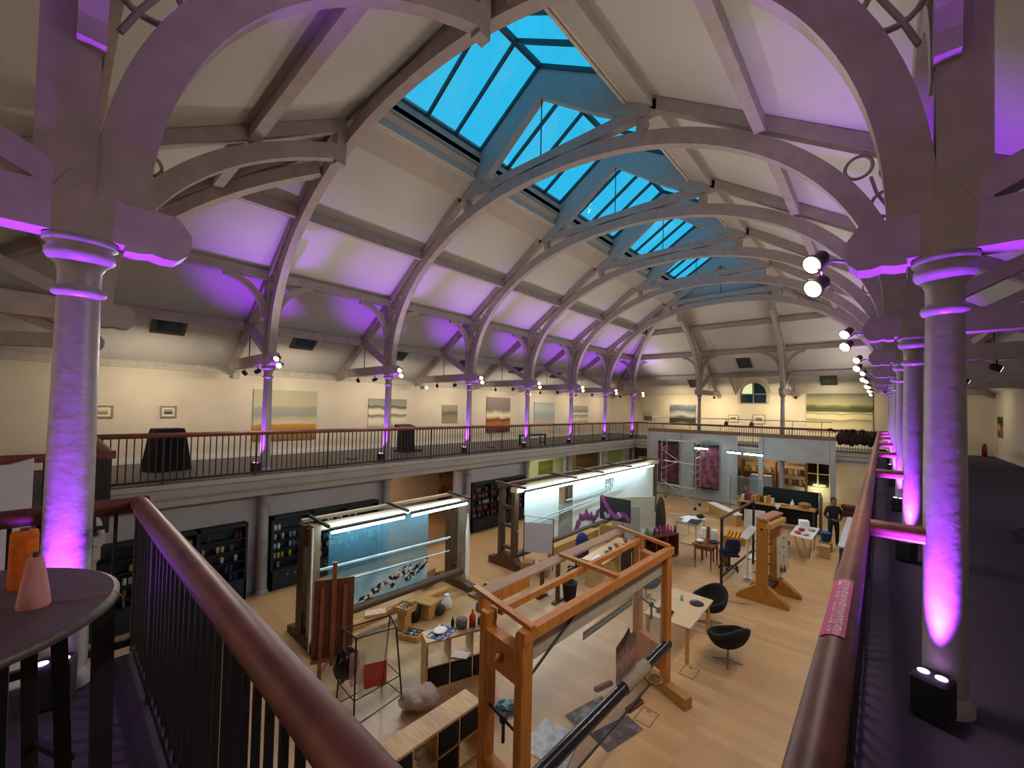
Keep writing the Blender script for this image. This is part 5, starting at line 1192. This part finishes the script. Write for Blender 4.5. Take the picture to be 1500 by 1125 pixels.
solo('place_mat', MB().lathe([(0, 0), (.15, 0), (.15, .008), (0, .008)], (-3.06, 8.78, .71), 28), BLACKM, 'round black mat on the pale table', 'mat')
t = thing('mug', 'small pale mug standing on the round black mat', 'mug', (-3.13, 8.82, .718))
MB().lathe([(0, 0), (.035, 0), (.038, .08), (.034, .08), (.03, .01), (0, .01)], (-3.13, 8.82, .718), 16).build('body', OFFW, t)
MB().tube([(-3.095, 8.82, .78), (-3.07, 8.82, .76), (-3.095, 8.82, .735)], .006, 6).build('handle', OFFW, t)
solo('glass_tumbler', MB().lathe([(0, 0), (.032, 0), (.038, .1), (.034, .1), (.03, .008), (0, .008)], (-3.36, 8.72, .71), 16), glass('tumbler_glass', '#d8f2f4', .6, body='#a8d8dc'), 'clear tumbler with a blue tint on the pale table', 'tumbler')
def shell_chair(x, y, rz, label, m=None):
    t = thing('shell_chair', label, 'chair', (x, y, 0), 'black shell chairs')
    m = m or mat('black_wool_shell', '#14100f', .95, var=.2, scale=30)
    outer = []; inner = []
    n = 26
    f_ = Vector((math.cos(rz), math.sin(rz), 0)); s_ = Vector((-f_.y, f_.x, 0))
    rings = []
    for j in range(9):
        th = j/8
        ring = []
        for i in range(n):
            a = 2*PI*i/n; ca, sa = math.cos(a), math.sin(a)
            r = .06+.31*math.sin(th*PI/2)
            back = max(0, -ca)
            h = .27+.22*(1-math.cos(th*PI/2))*1.0+back**1.5*.30*th**1.4+abs(sa)**3*.08*th**2
            p = Vector((x, y, h))+f_*(ca*r*.98-back*.04*th)+s_*sa*r*1.05
            ring.append(p)
        rings.append(ring)
    inn = []
    for j in range(8, -1, -1):
        c = Vector((x, y, 0)); ring = []
        for p in rings[j]:
            q = Vector((x+(p.x-x)*.86, y+(p.y-y)*.86, p.z+.035*(1-j/8)+.012)); ring.append(q)
        inn.append(ring)
    MB().loft(rings+inn, True, True).build('shell', m, t)
    MB().lathe([(.28*0+.02, .03), (.02, .3)], (x, y, 0), 10).build('stem', STEEL, t)
    for k in range(4):
        a = rz+PI/4+k*PI/2; MB().bar((x, y, .045), (x+.27*math.cos(a), y+.27*math.sin(a), .012), .035, .018).build('foot', STEEL, t)
    return t
shell_chair(-2.3, 8.36, 2.6, 'black shell chair standing alone in front of the pale table')
shell_chair(-3.05, 9.6, -1.9, 'black shell chair tucked behind the far end of the pale table')
shell_chair(-4.7, 9.75, -.8, 'dark blue shell chair behind the far post of the orange loom', NAVY)
# ---- metal folding table with drawings
t = thing('folding_table', 'grey metal topped folding table with drawings near the scaffold', 'table', (-5.5, 15.2, 0))
MB().prism([(-5.9, 14.5, .72), (-5.1, 14.55, .72), (-5.25, 16.0, .72), (-6.0, 16.0, .72)], (0, 0, .03)).build('table_top', STEEL, t)
for (x, y, u, v) in ((-5.85, 14.6, -5.2, 15.9), (-5.15, 14.6, -5.9, 15.9)): MB().tube([(x, y, .72), (x, y, .02), (u, y, .02)], .014, 6).build('leg', STEEL, t)
MB().tube([(-5.9, 15.9, .72), (-5.9, 15.9, .02), (-5.3, 15.9, .02), (-5.3, 15.9, .72)], .014, 6).build('leg_frame', STEEL, t)
for i, (x, y, r_) in enumerate(((-5.55, 15.0, .1), (-5.7, 15.4, -.3), (-5.4, 15.6, .4))): solo('drawing', MB().cbox((x, y, .753+.004*i), (.45, .5, .003), r_), WHITE, 'white drawing sheet on the metal folding table, the %s one' % ['nearest', 'middle', 'farthest'][i], 'drawing', 'drawings on the folding table')
solo('black_portfolio', MB().cbox((-5.35, 15.0, .768), (.36, .6, .012), .1), BLACKM, 'black folder under the papers on the metal folding table', 'folder')
solo('dark_bag', MB().blob((-5.3, 15.5, .87), .14, 12, 8, (1.1, 1, .6), .1, 2), BLACKM, 'small dark bag on the metal folding table', 'bag')
# ---- brown antique table with chair
t = thing('antique_table', 'small brown antique table with turned legs', 'table', (-4.22, 12.95, 0))
AW_ = mat('antique_wood', '#7a4420', .4, var=.15, scale=6, col2='#5c2f14')
MB().box((-4.56, 12.58, .7), (-3.92, 13.34, .73)).build('table_top', AW_, t); MB().box((-4.5, 12.64, .58), (-3.98, 13.28, .7)).build('apron', AW_, t)
for (x, y) in ((-4.48, 12.66), (-4.0, 12.66), (-4.48, 13.26), (-4.0, 13.26)): MB().lathe([(.02, 0), (.014, .05), (.03, .35), (.026, .5), (.03, .6)], (x, y, 0), 10).build('leg', AW_, t)
solo('white_cloth', MB().blob((-4.4, 12.85, .788), .12, 12, 8, (1, 1, .4), .2, 5), WHITE, 'crumpled white cloth on the antique table', 'cloth')
solo('dark_tray', MB().lathe([(0, 0), (.14, 0), (.16, .03), (.15, .03), (0, .01)], (-4.08, 13.12, .73), 18), BLACKM, 'dark round tray on the antique table', 'tray')
t = thing('wooden_chair', 'brown chair with white bags on its back behind the antique table', 'chair', (-4.35, 13.65, 0))
MB().box((-4.55, 13.45, .42), (-4.15, 13.85, .46)).build('seat', AW_, t)
MB().box((-4.38, 13.4, .46), (-4.28, 13.44, 1.1)).build('backrest', AW_, t)
for (x, y) in ((-4.52, 13.48), (-4.18, 13.48), (-4.52, 13.82), (-4.18, 13.82)): MB().box((x-.02, y-.02, 0), (x+.02, y+.02, .42)).build('leg', AW_, t)
for s_, nm in ((-.16, 'left'), (.16, 'right')): solo('white_bag', MB().cbox((-4.33+s_, 13.52, .78), (.2, .12, .5), .1, .03), WHITE, 'white paper bag on the brown chair, the %s one' % nm, 'bag', 'bags on the brown chair')
solo('paper_basket', MB().lathe([(0, 0), (.14, 0), (.17, .4), (.16, .4), (.13, .02), (0, .02)], (-3.92, 13.72, 0), 16), CARD, 'brown waste basket between the antique table legs', 'basket')
# ---- tall dark metal frame and black-white cable
t = thing('steel_gantry', 'tall thin dark steel frame standing right of the pale table', 'frame', (-3.25, 12.6, 0))
MB().box((-3.32, 11.25, 0), (-3.26, 11.31, 1.98)).build('upright', BLACK, t)
MB().box((-3.2, 14.15, 0), (-3.14, 14.21, 1.98)).build('upright', BLACK, t)
MB().bar((-3.29, 11.2, 1.99), (-3.17, 14.25, 1.99), .05, .06).build('top_bar', mat('rust_steel', '#4a382c', .5), t)
MB().bar((-3.29, 11.3, .45), (-3.17, 14.1, .45), .04, .05).build('low_bar', BLACK, t)
cab = MB(); 
solo('cable', MB().tube([(-3.5, 10.72, .012), (-3.3, 10.95, .012), (-3.05, 10.98, .012), (-2.75, 11.05, .012), (-2.55, 11.2, .012)], .012, 6), mat('striped_cable', '#cfcabd', .6, var=.45, scale=30), 'black and white striped cable on the floor by the small loom', 'cable')
# ---- loom 4, small golden loom at right
G4 = mat('golden_pine', '#b27a30', .45, var=.12, scale=5, col2='#8f5c1e', stretch=(6, 6, 1))
t = thing('tapestry_loom', 'small golden pine loom standing end on at the right of the studio', 'loom', (-2.3, 11.9, 0), 'upright tapestry looms')
for (x, y) in ((-2.36, 11.5), (-2.22, 12.35)):
    MB().box((x-.13, y-.07, .1), (x+.13, y+.07, 2.05)).build('post', G4, t)
    MB().prism([(x-.6, y-.09, 0), (x+.62, y-.09, 0), (x+.62, y-.09, .08), (x+.15, y-.09, .42), (x-.15, y-.09, .42), (x-.6, y-.09, .08)], (0, .18, 0)).build('foot', G4, t)
    for z in (.7, 1.0, 1.25, 1.5): MB().tube([(x-.22, y, z), (x+.22, y, z)], .012, 6).build('peg', BLACK, t)
    MB().lathe([(.03, -.09), (.03, .09)], (x, y, 1.85), 10, (0, 1, 0)).build('bolt', BLACK, t)
MB().bar((-2.38, 11.42, 2.1), (-2.2, 12.55, 2.1), .26, .05).build('top_board', mat('pinkish_top', '#a5755c', .5), t)
MB().bar((-2.2, 11.42, 1.95), (-2.05, 12.5, 1.95), .12, .12).build('warp_beam', PINE, t)
MB().bar((-2.36, 11.5, .3), (-2.22, 12.35, .3), .2, .1).build('low_beam', OAKD, t)
MB().quad((-2.08, 11.85, .55), (-1.95, 12.75, .6), (-2.0, 12.75, 1.62), (-2.1, 11.85, 1.6)).build('warp_sheet', mat('cream_warp', '#c5bea8', .9), t)
wm = MB()
for i in range(8): wm.blob((-2.0+rnd.uniform(-.04, .03), 12.1+.5*i/7, .68+rnd.uniform(-.05, .1)), .07, 8, 6, (.2, 1, 1), .2, i)
solo('tapestry', wm, mat('grey_mauve_wool', '#7a6d78', .9, var=.4, scale=20), 'small grey mauve tapestry begun on the golden loom', 'tapestry')
# ---- white T-stand, blue task chair, yellow crate
t = thing('white_stand', 'white wheeled pole stand left of the golden loom', 'stand', (-3.0, 12.75, 0))
MB().tube([(-3.0, 12.75, .06), (-3.0, 12.75, 1.2)], .03, 8).build('pole', OFFW, t)
MB().bar((-3.12, 12.8, .06), (-2.86, 12.7, .06), .06, .04).bar((-3.06, 12.6, .06), (-2.94, 12.9, .06), .05, .04).build('base', OFFW, t)
MB().bar((-3.06, 12.6, 1.2), (-2.88, 12.95, 1.5), .28, .02).build('tilted_tray', mat('pale_grey_tray', '#b9bcbc', .6), t)
task_chair(-3.62, 13.2, 2.2, NAVY, 'navy blue swivel chair behind the tall dark steel frame')
solo('blue_cushion', MB().cbox((-3.66, 13.3, .6), (.36, .3, .18), .6, .05), mat('light_blue_cloth', '#6f93b8', .85, var=.2, scale=12), 'light blue cloth heaped on the navy swivel chair', 'cloth')
t = thing('pallet', 'low yellow wooden pallet rack on the floor behind the steel frame', 'pallet', (-4.3, 16.2, 0))
YW = mat('yellow_paint', '#c98f1c', .5, var=.1)
for i in range(6): MB().cbox((-4.55+.13*i, 16.3, .24), (.07, 1.1, .04), .15).build('slat', YW, t)
for y in (15.85, 16.7): MB().cbox((-4.22, y, .12), (.8, .06, .2), .15).build('bearer', YW, t)
solo('white_board', MB().bar((-3.55, 14.6, 1.3), (-2.95, 14.75, 1.3), .03, .6), OFFW, 'large blank white panel behind the golden loom', 'panel')
t = thing('panel_stand', 'white post holding the blank panel behind the golden loom', 'stand', (-3.25, 14.72, 0))
MB().box((-3.3, 14.72, 0), (-3.2, 14.78, 1.02)).build('post', OFFW, t); MB().box((-3.5, 14.5, 0), (-3.0, 15.0, .04)).build('base', OFFW, t)
# ---- folding pink-topped table right
t = thing('craft_table', 'white topped craft table with pink cloths at the right of the studio', 'table', (-2.05, 16.4, 0))
MB().prism([(-2.4, 15.7, .72), (-1.75, 15.6, .72), (-1.7, 17.3, .72), (-2.4, 17.2, .72)], (0, 0, .03)).build('table_top', OFFW, t)
for y in (15.9, 17.0): MB().tube([(-2.3, y, .72), (-2.1, y, .03), (-1.85, y, .03), (-1.8, y, .72)], .015, 6).build('leg', STEEL, t)
for i, (x, y, c, nm) in enumerate(((-2.2, 16.0, '#c04a5a', 'pink'), (-1.95, 15.95, '#c8c0bc', 'white'), (-2.15, 16.45, '#8a2a3a', 'crimson'), (-1.88, 16.65, '#b0a8a8', 'grey'))):
    solo('cloth_pile', MB().blob((x, y, .805), .1, 10, 7, (1.1, 1, .4), .2, i), mat('cloth'+c, c, .9), '%s crumpled cloth on the craft table' % nm, 'cloth', 'cloths on the craft table')
solo('white_box', MB().cbox((-2.15, 17.0, .88), (.3, .3, .25), .3, .01), WHITE, 'white box at the back of the craft table', 'box')
t = thing('folding_chair', 'dark green chair at the left side of the craft table', 'chair', (-2.62, 15.7, 0))
MB().cbox((-2.6, 15.75, .45), (.4, .4, .04), .2, .01).build('seat', mat('green_black_plastic', '#2c3a2c', .6), t)
MB().cbox((-2.75, 15.72, .75), (.04, .38, .36), .2, .012).build('backrest', mat('green_black_plastic', '#2c3a2c'), t)
for (x, y) in ((-2.75, 15.6), (-2.45, 15.6), (-2.75, 15.9), (-2.45, 15.9)): MB().tube([(x, y, 0), (x, y, .44)], .012, 6).build('leg', STEEL, t)
solo('blue_bucket', MB().lathe([(0, 0), (.13, 0), (.16, .3), (.17, .3), (.17, .32), (.15, .32), (.12, .02), (0, .02)], (-1.55, 17.4, .3), 18), mat('blue_plastic', '#1f62b8', .4), 'bright blue bucket on a cardboard box at the right', 'bucket')
solo('cardboard_box', MB().cbox((-1.55, 17.4, .15), (.42, .42, .3), .1, .008), CARD, 'cardboard box carrying the blue bucket', 'box')
solo('cardboard_box', MB().cbox((-1.5, 16.5, .2), (.34, .34, .4), .1, .008), BIRCH, 'pale box on the floor under the craft table corner', 'box')
t = thing('grey_partition', 'grey upright partition panel between the work bench and the dark figure', 'partition', (-1.95, 19.6, 0))
MB().bar((-1.82, 19.1, .78), (-2.0, 20.3, .78), .05, 1.5).build('panel', mat('grey_panel', '#5d5a60', .8), t); MB().bar((-1.82, 19.1, .02), (-2.0, 20.3, .02), .12, .04).build('foot', STEEL, t)
# ---- far bench with books
t = thing('work_bench', 'long dark work bench with books before the far screens', 'bench', (-3.4, 19.6, 0))
MB().box((-4.95, 19.35, .86), (-2.05, 20.0, .91)).build('bench_top', PINE, t)
for x in (-4.9, -3.5, -2.15): MB().box((x, 19.4, 0), (x+.06, 19.95, .86)).build('leg', OAKD, t)
MB().box((-4.9, 19.9, .1), (-2.1, 19.94, .84)).build('back_panel', BLACKM, t)
solo('bench_screen', MB().box((-4.15, 20.3, .6), (-2.05, 20.36, 1.5)).box((-4.1, 20.3, 0), (-4.0, 20.36, .6)).box((-2.2, 20.3, 0), (-2.1, 20.36, .6)), mat('dark_teal_felt', '#10242c', .95), 'wide dark teal screen standing behind the work bench', 'screen')
bc = ['#c9c2b4', '#5a2420', '#7a2f26', '#c07840', '#c98a48', '#a0642c', '#3f2a1c', '#c8b44a', '#b8744a', '#d0c8b8']
for i in range(10):
    x = -4.88+.13*i; h = .22+.05*((i*7) % 3); solo('book', MB().box((x, 19.55, .915), (x+.11, 19.78, .915+h)), mat('book_'+bc[i], bc[i], .7), '%s book on the left end of the far work bench' % ['cream', 'dark red', 'brick red', 'orange', 'tan', 'ochre', 'dark brown', 'yellow', 'copper', 'ivory'][i], 'book', 'books on the far bench')
t = thing('bottle', 'white plastic bottle on the far work bench', 'bottle', (-2.9, 19.6, .91))
MB().lathe([(0, 0), (.07, 0), (.075, .15), (.03, .22), (.025, .26)], (-2.9, 19.6, .91), 14).build('body', WHITE, t); MB().lathe([(.03, .26), (.03, .29), (0, .29)], (-2.9, 19.6, .91), 10).build('cap', OFFW, t)
solo('yellow_cloth', MB().blob((-3.25, 19.6, .955), .15, 12, 7, (1.4, .8, .25), .1, 3), mat('yellow_cloth', '#c9a63a', .9), 'yellow cloth on the far work bench', 'cloth')
solo('bench_bag', MB().blob((-2.45, 19.6, 1.05), .16, 12, 8, (1.5, .8, .7), .15, 9), CARD, 'brown bag on the right end of the far work bench', 'bag')
t = thing('pedestal_fan', 'small white desk lamp head on a stand by the work bench', 'lamp', (-3.3, 18.9, 0))
MB().tube([(-3.3, 18.9, .02), (-3.3, 18.9, .95)], .015, 6).lathe([(.14, 0), (.14, .02)], (-3.3, 18.9, 0), 14).build('stand', BLACK, t)
MB().lathe([(.03, -.1), (.06, -.04), (.11, .06)], (-3.3, 18.86, 1.0), 14, (-.6, -.6, -.3)).build('lamp_shade', OFFW, t)
# long low plywood boxes
t = thing('plinth', 'long low white topped plywood plinth across the studio floor', 'plinth', (-5.6, 19.3, 0))
MB().prism([(-6.45, 19.85, .46), (-4.75, 18.2, .46), (-4.55, 18.5, .46), (-6.2, 20.15, .46)], (0, 0, .04)).build('plinth_top', OFFW, t)
MB().prism([(-6.4, 19.85, 0), (-4.75, 18.25, 0), (-4.6, 18.5, 0), (-6.2, 20.1, 0)], (0, 0, .46)).build('body', mat('osb_plywood', '#b08a4a'), t)
solo('floor_tape', MB().bar((-9.8, 18.4, .003), (-5.6, 18.75, .003), .07, .004), OFFW, 'white strip along the floor in front of the scaffold', 'strip')
# glass-fronted frame, plastic crates behind
t = thing('clear_screen', 'thin metal frame with a clear sheet before the right screen', 'frame', (-5.0, 20.6, 0))
MB().tube([(-5.7, 20.8, 0), (-5.7, 20.8, 1.75), (-4.2, 20.5, 1.75), (-4.2, 20.5, .9)], .02, 6).build('tubes', STEEL, t)
MB().quad((-5.7, 20.8, .6), (-4.2, 20.5, .6), (-4.2, 20.5, 1.72), (-5.7, 20.8, 1.72)).build('clear_sheet', glass('screen_sheet', '#e8f0f2', .75, body='#8a969a'), t)
# ---- grey screens with posts at the far end
SCRM = mat('grey_blue_screen', '#a3a8aa', .75, var=.1, scale=1.2)
t = thing('grey_screen', 'wide grey blue screen hung with two tapestries at the far end', 'screen', (-8.3, 22.45, 0), 'far screens')
MB().box((-10.75, 22.42, .04), (-5.85, 22.5, 3.6)).build('panel', SCRM, t)
MB().box((-10.8, 22.4, 3.6), (-5.75, 22.54, 3.78)).build('top_rail', mat('brown_rail', '#7a5a44', .6), t)
for x in (-10.8, -8.85, -5.85): MB().box((x-.05, 22.38, 0), (x+.05, 22.44, 3.6)).build('post', SCRM, t)
t = thing('grey_screen', 'grey blue overhead screen on posts right of the tapestries', 'screen', (-3.2, 22.45, 0), 'far screens')
MB().box((-4.75, 22.42, 2.5), (-1.65, 22.5, 3.6)).build('panel', SCRM, t)
MB().box((-5.7, 22.4, 3.6), (-1.6, 22.54, 3.78)).build('top_rail', mat('brown_rail', '#7a5a44'), t)
for x in (-4.7, -1.72): MB().box((x-.1, 22.36, 0), (x+.1, 22.5, 3.6)).build('post', SCRM, t)
TAP = mat('maroon_floral_weave', '#7a3a52', .95, var=.3, scale=3.2, col2='#1a1018', detail=9)
TAP2 = mat('plum_floral_weave', '#96566a', .95, var=.3, scale=3.6, col2='#2a1a1a', detail=9)
for (x0_, x1_, z0, z1, m, lab) in ((-10.12, -8.9, .78, 3.02, TAP, 'dark maroon tapestry hanging behind the scaffold, the left one'), (-8.0, -6.7, .72, 2.98, TAP2, 'plum and brown floral tapestry hanging right of the scaffold ladder')):
    top = []; bot = []; 
    for i in range(13):
        s_ = i/12; x = x0_+(x1_-x0_)*s_; y = 22.3-.32*math.sin(PI*s_); top.append((x, y, z1)); bot.append((x, y, z0+.06*math.sin(PI*s_)))
    t = thing('hanging_tapestry', lab, 'tapestry', ((x0_+x1_)/2, 22.2, z0), 'tapestries at the far end')
    MB().strip(top, bot, (0, .02, 0)).build('cloth', m, t)
    MB().strip([(x, y-.02, z+.06) for x, y, z in top], [(x, y-.02, z-.1) for x, y, z in top], (0, .05, 0)).build('header', mat('black_header', '#14181c', .8), t)
    MB().prism([(x, y-.01, z0-.03) for x, y, z in bot]+[(x1_+.05, 22.35, z0-.03), (x0_-.05, 22.35, z0-.03)], (0, 0, .03)).build('bottom_bar', mat('black_header', '#14181c'), t)
tube_light((-7.75, 21.6, 2.85), (-7.0, 21.55, 2.87), 'small fluorescent light in front of the left far screen, the left one', 'far strip lights', 'pendant_light')
tube_light((-5.9, 20.9, 2.85), (-5.2, 20.75, 2.85), 'fluorescent light hanging before the gap of the far screens, the left one', 'far strip lights', 'pendant_light')
tube_light((-5.1, 20.7, 2.85), (-4.2, 20.55, 2.85), 'fluorescent light hanging before the gap of the far screens, the right one', 'far strip lights', 'pendant_light')
# ---- scaffold tower
ALU = mat('aluminium_tube', '#aeb6b8', .3, .7)
t = thing('scaffold_tower', 'aluminium scaffold tower on wheels before the far tapestries', 'scaffold', (-8.1, 20.6, 0))
F1, F2, B1, B2 = (-9.05, 20.4), (-7.05, 19.85), (-9.25, 21.5), (-7.2, 20.95)
def tb(a, za, b, zb, r=.024): return MB().tube([(*a, za), (*b, zb)], r, 8)
for p in (F1, F2, B1, B2):
    tb(p, .12, p, 3.25).build('standard', ALU, t); MB().lathe([(0, -.03), (.07, -.03), (.07, .03), (0, .03)], (p[0], p[1], .07), 14, (0, 1, 0)).build('caster', BLACKM, t)
for z in (.4, .75, 1.1, 1.45, 1.8, 2.15, 2.5, 2.85, 3.2):
    tb(F2, z, B2, z, .018).build('rung', ALU, t); tb(F1, z, B1, z, .018).build('rung', ALU, t)
for z in (1.0, 2.2): tb(F1, z, F2, z).build('ledger', ALU, t)
for z in (3.2,): tb(B1, z, B2, z).build('ledger', ALU, t)
tb(F1, 1.75, F2, 2.7, .02).build('diagonal_brace', ALU, t); tb(F1, 2.8, F2, 1.75, .02).build('diagonal_brace', ALU, t)
tb(F1, .15, F2, 1.1, .02).build('diagonal_brace', ALU, t); tb(F1, 1.2, F2, .3, .02).build('diagonal_brace', ALU, t)
# ---- store area beyond the screens
SHW = mat('orange_shelf_wood', '#8a5a30', .6, var=.2, scale=4)
for (x0_, x1_, lab) in ((-6.3, -4.6, 'tall wooden store rack seen through the gap of the far screens'), (-4.3, -3.15, 'brown wooden shelves under the right far screen')):
    t = thing('store_shelf', lab, 'shelf', ((x0_+x1_)/2, 25.6, 0))
    for x in (x0_, x1_): MB().box((x-.04, 25.3, 0), (x+.04, 25.9, 2.1)).build('upright', SHW, t)
    for z in (.3, .9, 1.45, 2.0): MB().box((x0_, 25.3, z), (x1_, 25.9, z+.04)).build('shelf', SHW, t)
    rnd = random.Random(int(x1_*10))
    for zi, z in enumerate((.34, .94, 1.49)):
        for i in range(4):
            x = x0_+.15+(x1_-x0_-.3)*i/3.4; w_ = rnd.uniform(.14, .24)
            solo('stored_box', MB().cbox((x+.05, 25.55, z+.14), (w_, .36, .26), 0, .01), [CARD, OAKD, mat('red_brown_wood', '#6a2c14'), BIRCH][rnd.randint(0, 3)], 'stored box, %s from the left on the %s shelf of the %s' % (nth(i+1), ['lowest', 'middle', 'upper'][zi], 'tall store rack' if x0_ < -5 else 'brown store shelves'), 'box', 'boxes in the far store')
solo('white_cabinet', MB().cbox((-5.0, 23.9, .75), (1.0, .6, 1.5), 0, .02), mat('pale_grey_cabinet', '#a9aeb4', .5), 'pale grey cabinet behind the gap of the far screens', 'cabinet')
solo('timber_stack', MB().box((-1.5, 23.6, 0), (.2, 24.2, .12)).box((-1.4, 23.6, .2), (.2, 24.1, .32)).box((-1.5, 23.65, .4), (.2, 24.15, .5)).box((-1.45, 23.7, 0), (-1.35, 24.0, .5)).box((-.2, 23.7, 0), (-.1, 24.0, .5)), OAKD, 'low stack of dark timber against the far right wall', 'timber stack')
# cabinets under the right gallery
t = thing('plan_chest', 'low dark cabinet with a white board on top below the right handrail', 'cabinet', (-.65, 16.7, 0))
MB().box((-.95, 14.6, 0), (-.35, 18.9, .93)).build('carcass', OAKD, t)
MB().box((-1.0, 14.55, .93), (-.3, 18.95, .97)).build('worktop', mat('pale_blue_white', '#b4bac6', .6), t)
for i in range(6): MB().box((-.97, 14.7+.69*i, .15), (-.95, 15.28+.69*i, .85)).build('door', mat('red_brown_wood', '#6a2c14'), t)

# ================================================================== the standing figure at the far right
def person(x, y, rz):
    J = {'pelvis': (0, 0, .93), 'waist': (0, .01, 1.08), 'chest': (0, .0, 1.32), 'neck': (0, .01, 1.48), 'head0': (0, -.02, 1.56), 'head1': (0, -.03, 1.66), 'head2': (0, -.02, 1.73),
         'ls': (.18, .01, 1.40), 'le': (.27, .03, 1.14), 'lw': (.16, -.14, 1.02), 'lh': (.1, -.2, 1.02), 'rs': (-.18, .01, 1.40), 're': (-.27, .03, 1.14), 'rw': (-.16, -.14, 1.0), 'rh': (-.1, -.2, 1.0),
         'lhip': (.1, 0, .88), 'lk': (.11, -.02, .5), 'la': (.12, .02, .1), 'lt': (.13, -.13, .05), 'rhip': (-.1, 0, .88), 'rk': (-.11, -.02, .5), 'ra': (-.12, .02, .1), 'rt': (-.13, -.13, .05)}
    Rr = {'pelvis': (.17, .12), 'waist': (.15, .11), 'chest': (.18, .12), 'neck': (.065, .065), 'head0': (.085, .095), 'head1': (.088, .105), 'head2': (.07, .085), 'ls': (.075, .075), 'le': (.055, .055), 'lw': (.04, .04), 'lh': (.04, .03), 'lhip': (.1, .1), 'lk': (.07, .07), 'la': (.05, .05), 'lt': (.045, .04)}
    E_ = [('pelvis', 'waist'), ('waist', 'chest'), ('chest', 'neck'), ('neck', 'head0'), ('head0', 'head1'), ('head1', 'head2'), ('chest', 'ls'), ('ls', 'le'), ('le', 'lw'), ('lw', 'lh'), ('chest', 'rs'), ('rs', 're'), ('re', 'rw'), ('rw', 'rh'),
          ('pelvis', 'lhip'), ('lhip', 'lk'), ('lk', 'la'), ('la', 'lt'), ('pelvis', 'rhip'), ('rhip', 'rk'), ('rk', 'ra'), ('ra', 'rt')]
    ks = list(J); me = bpy.data.meshes.new('body'); me.from_pydata([J[k] for k in ks], [(ks.index(a), ks.index(b)) for a, b in E_], [])
    o = bpy.data.objects.new('body_source', me); COL.objects.link(o)
    md = o.modifiers.new('s', 'SKIN'); o.modifiers.new('u', 'SUBSURF').levels = 2
    for i, k in enumerate(ks):
        kk = k if k in Rr else 'l'+k[1:]
        me.skin_vertices[0].data[i].radius = Rr[kk]; me.skin_vertices[0].data[i].use_root = (k == 'pelvis')
    bpy.context.view_layer.update()
    m2 = bpy.data.meshes.new_from_object(o.evaluated_get(bpy.context.evaluated_depsgraph_get())); bpy.data.objects.remove(o)
    t = thing('person', 'dark dressed person standing by the grey partition with arms folded in front', 'person', (x, y, 0))
    t.rotation_euler = (0, 0, rz)
    def put(name, mesh_or_mb, m):
        if isinstance(mesh_or_mb, MB): b = mesh_or_mb.build(name, m)
        else:
            mesh_or_mb.materials.clear(); mesh_or_mb.materials.append(m); b = bpy.data.objects.new(name, mesh_or_mb); COL.objects.link(b)
            mesh_or_mb.polygons.foreach_set('use_smooth', [True]*len(mesh_or_mb.polygons))
        b.parent = t; return b
    # one body mesh: clothes dark, skin where head and hands are (by height and reach)
    mt = bpy.data.materials.new('figure_cloth_and_skin'); mt.use_nodes = True; nt = mt.node_tree; bb = nt.nodes['Principled BSDF']; bb.inputs['Roughness'].default_value = .8
    tc = nt.nodes.new('ShaderNodeTexCoord'); sp_ = nt.nodes.new('ShaderNodeSeparateXYZ'); rp = nt.nodes.new('ShaderNodeValToRGB'); mr = nt.nodes.new('ShaderNodeMapRange'); mr.inputs[2].default_value = 1.8
    rp.color_ramp.interpolation = 'CONSTANT'; e = rp.color_ramp.elements; e[0].color = lin('#141418'); e[1].position = .82; e[1].color = lin('#8a6450')
    k = e.new(.06); k.color = lin('#1a1a22'); k = e.new(.5); k.color = lin('#0f0f12')
    nt.links.new(tc.outputs['Object'], sp_.inputs[0]); nt.links.new(sp_.outputs['Z'], mr.inputs[0]); nt.links.new(mr.outputs[0], rp.inputs['Fac']); nt.links.new(rp.outputs['Color'], bb.inputs['Base Color'])
    put('body', m2, mt)
    hair = MB().blob((0, .015, 1.69), .105, 16, 10, (.95, 1.08, 1.0), .02, 1); hair.blob((0, .06, 1.58), .08, 12, 8, (1, .8, 1.2), .02, 2)
    put('hair', hair, mat('dark_hair', '#1c1412', .7))
    fc_ = MB()
    for s_ in (-1, 1): fc_.blob((s_*.033, -.115, 1.645), .011, 8, 6)
    put('eyes', fc_, BLACKM)
    put('nose', MB().blob((0, -.125, 1.615), .016, 8, 6, (.8, 1.1, 1.3)), mat('skin', '#8a6450', .6))
    for s_ in (-1, 1):
        hd = MB(); hd.blob((s_*.075, -.2, 1.01), .04, 10, 7, (1.1, .6, .8))
        for f_i in range(4): hd.tube([(s_*.06, -.21, 1.035-.018*f_i), (s_*.02, -.235, 1.035-.018*f_i), (-s_*.012, -.22, 1.03-.018*f_i)], [.009, .008, .006], 6)
        hd.tube([(s_*.08, -.21, 1.04), (s_*.06, -.225, 1.065), (s_*.045, -.23, 1.07)], [.01, .009, .007], 6)
        put('hand', hd, mat('skin', '#8a6450'))
    return t
person(-1.36, 18.0, .35)
